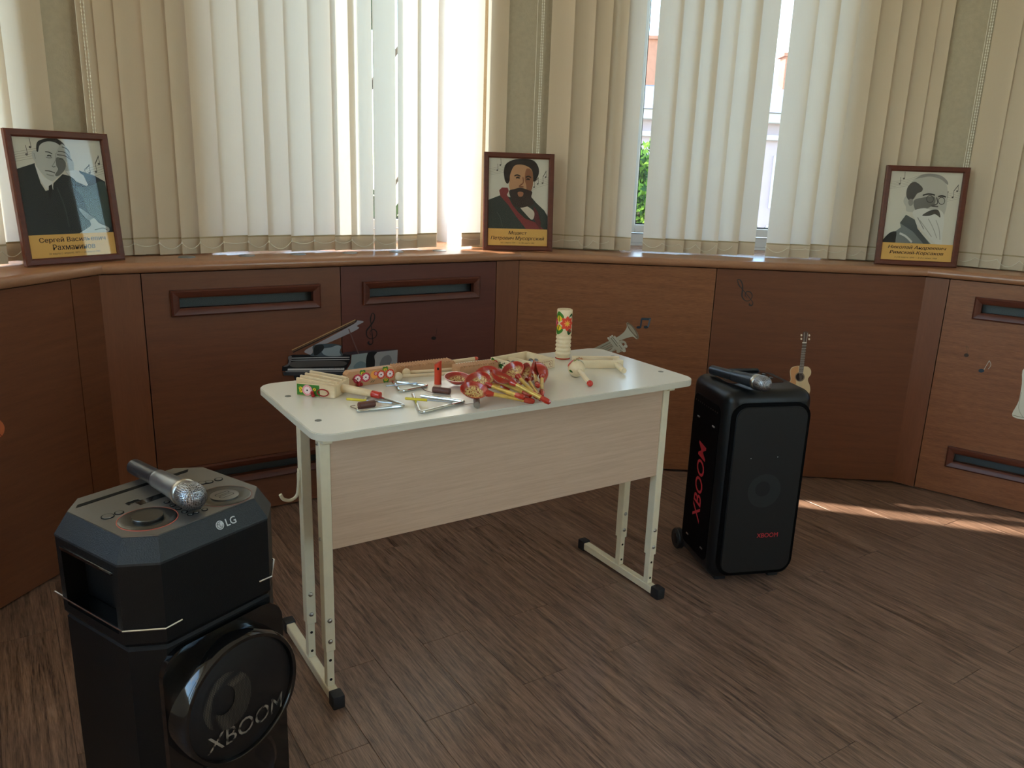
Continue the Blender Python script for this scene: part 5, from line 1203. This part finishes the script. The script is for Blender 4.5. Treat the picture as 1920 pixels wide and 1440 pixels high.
GU = [('#e3cb9f', 's', q([(190, 860), (215, 805), (270, 782), (335, 772), (420, 782), (500, 792), (545, 850), (540, 920), (500, 980), (495, 1030), (525, 1110), (530, 1200), (490, 1280), (430, 1325), (330, 1325), (220, 1290), (140, 1210), (130, 1130), (160, 1070), (200, 1010), (195, 930)]), 0),
      ('#d9a06c', 's', q([(200, 860), (225, 812), (280, 788), (330, 785), (330, 880), (285, 950), (290, 1080), (230, 1200), (160, 1190), (145, 1130), (170, 1075), (210, 1010), (205, 930)]), 0),
      ('#8e7d68', 's', q(circ(356, 960, 82, 80, 24)), 0), ('#2a1c18', 's', q(circ(354, 960, 64, 66, 24)), 0),
      ('#6a5d53', 'p', q([(335, 905), (400, 385), (470, 385), (410, 905)]), 0), ('#5c4b42', 'p', q([(405, 372), (412, 205), (440, 188), (500, 200), (470, 372)]), 0), ('#b5aaa0', 'l', q([(432, 210), (424, 368)]), .0012), ('#b5aaa0', 'l', q([(490, 215), (462, 368)]), .0012),
      ('#eadfce', 'p', q([(396, 372), (470, 372), (470, 390), (396, 390)]), 0), ('#33302a', 'p', q([(190, 1140), (416, 1150), (414, 1186), (190, 1176)]), 0)]
for k_ in range(15):
    y_ = 435+k_*(46-k_*1.0); xl = 335+(905-y_)/520*65; GU.append(('#cfc8c0', 'l', q([(xl-3, y_), (xl+72, y_)]), .0007))
for x_ in (350, 365, 380, 395): GU.append(('#bfb6aa', 'l', q([(x_-20, 1140), (x_+38, 480)]), .0003))
for x_, y_ in ((378, 252), (376, 315), (508, 318), (510, 255)): GU.append(('#f0dfc6', 's', q(circ(x_, y_, 15, 19, 8)), 0))
sticker('guitar_sticker', 'acoustic guitar sticker standing behind the right speaker', 'sticker', 'C', GU)
sticker('note_sticker', 'small brown note sticker left on the lit right panel', 'sticker', 'D', [('#3b2a20', 's', circ(1812, 666, 4.5, 3.4, 10), 0), ('#6b5034', 'l', [(1815, 664), (1811, 648)], .0008), ('#6b5034', 'c', [(1811, 648), (1815, 651), (1816, 654)], .0010)])
sticker('note_sticker', 'blue note sticker on the light stripe of the right panel', 'sticker', 'D', [('#2f3d49', 's', circ(1840, 695, 5.5, 3.6, 10), 0), ('#bfb7a8', 'l', [(1845, 693), (1855, 676)], .0009), ('#bfb7a8', 'c', [(1855, 676), (1858, 684), (1853, 692)], .0009)])
sticker('harp_sticker', 'cream drapery foot of a sticker cut by the right edge', 'sticker', 'D', [('#d8d2be', 's', [(1921, 690), (1916, 720), (1910, 752), (1898, 775), (1903, 783), (1925, 787), (1960, 785), (1962, 700)], 0), ('#a89f86', 'c', [(1915, 735), (1910, 765), (1918, 782)], .001), ('#8d846c', 'c', [(1898, 778), (1910, 781), (1940, 787)], .0012), ('#b8af98', 'c', [(1928, 720), (1925, 760), (1930, 784)], .001)])
sticker('violin_sticker', 'orange instrument sticker cut by the left edge', 'sticker', 'A', [('#c4693f', 's', [(-70, 790), (-40, 770), (-15, 778), (0, 788), (8, 800), (5, 815), (-10, 824), (-45, 830), (-70, 815)], 0), ('#7a3a20', 'c', [(-2, 812), (3, 818), (6, 816)], .0012), ('#3a1d12', 'c', [(-40, 790), (-32, 800), (-38, 812)], .0012)])
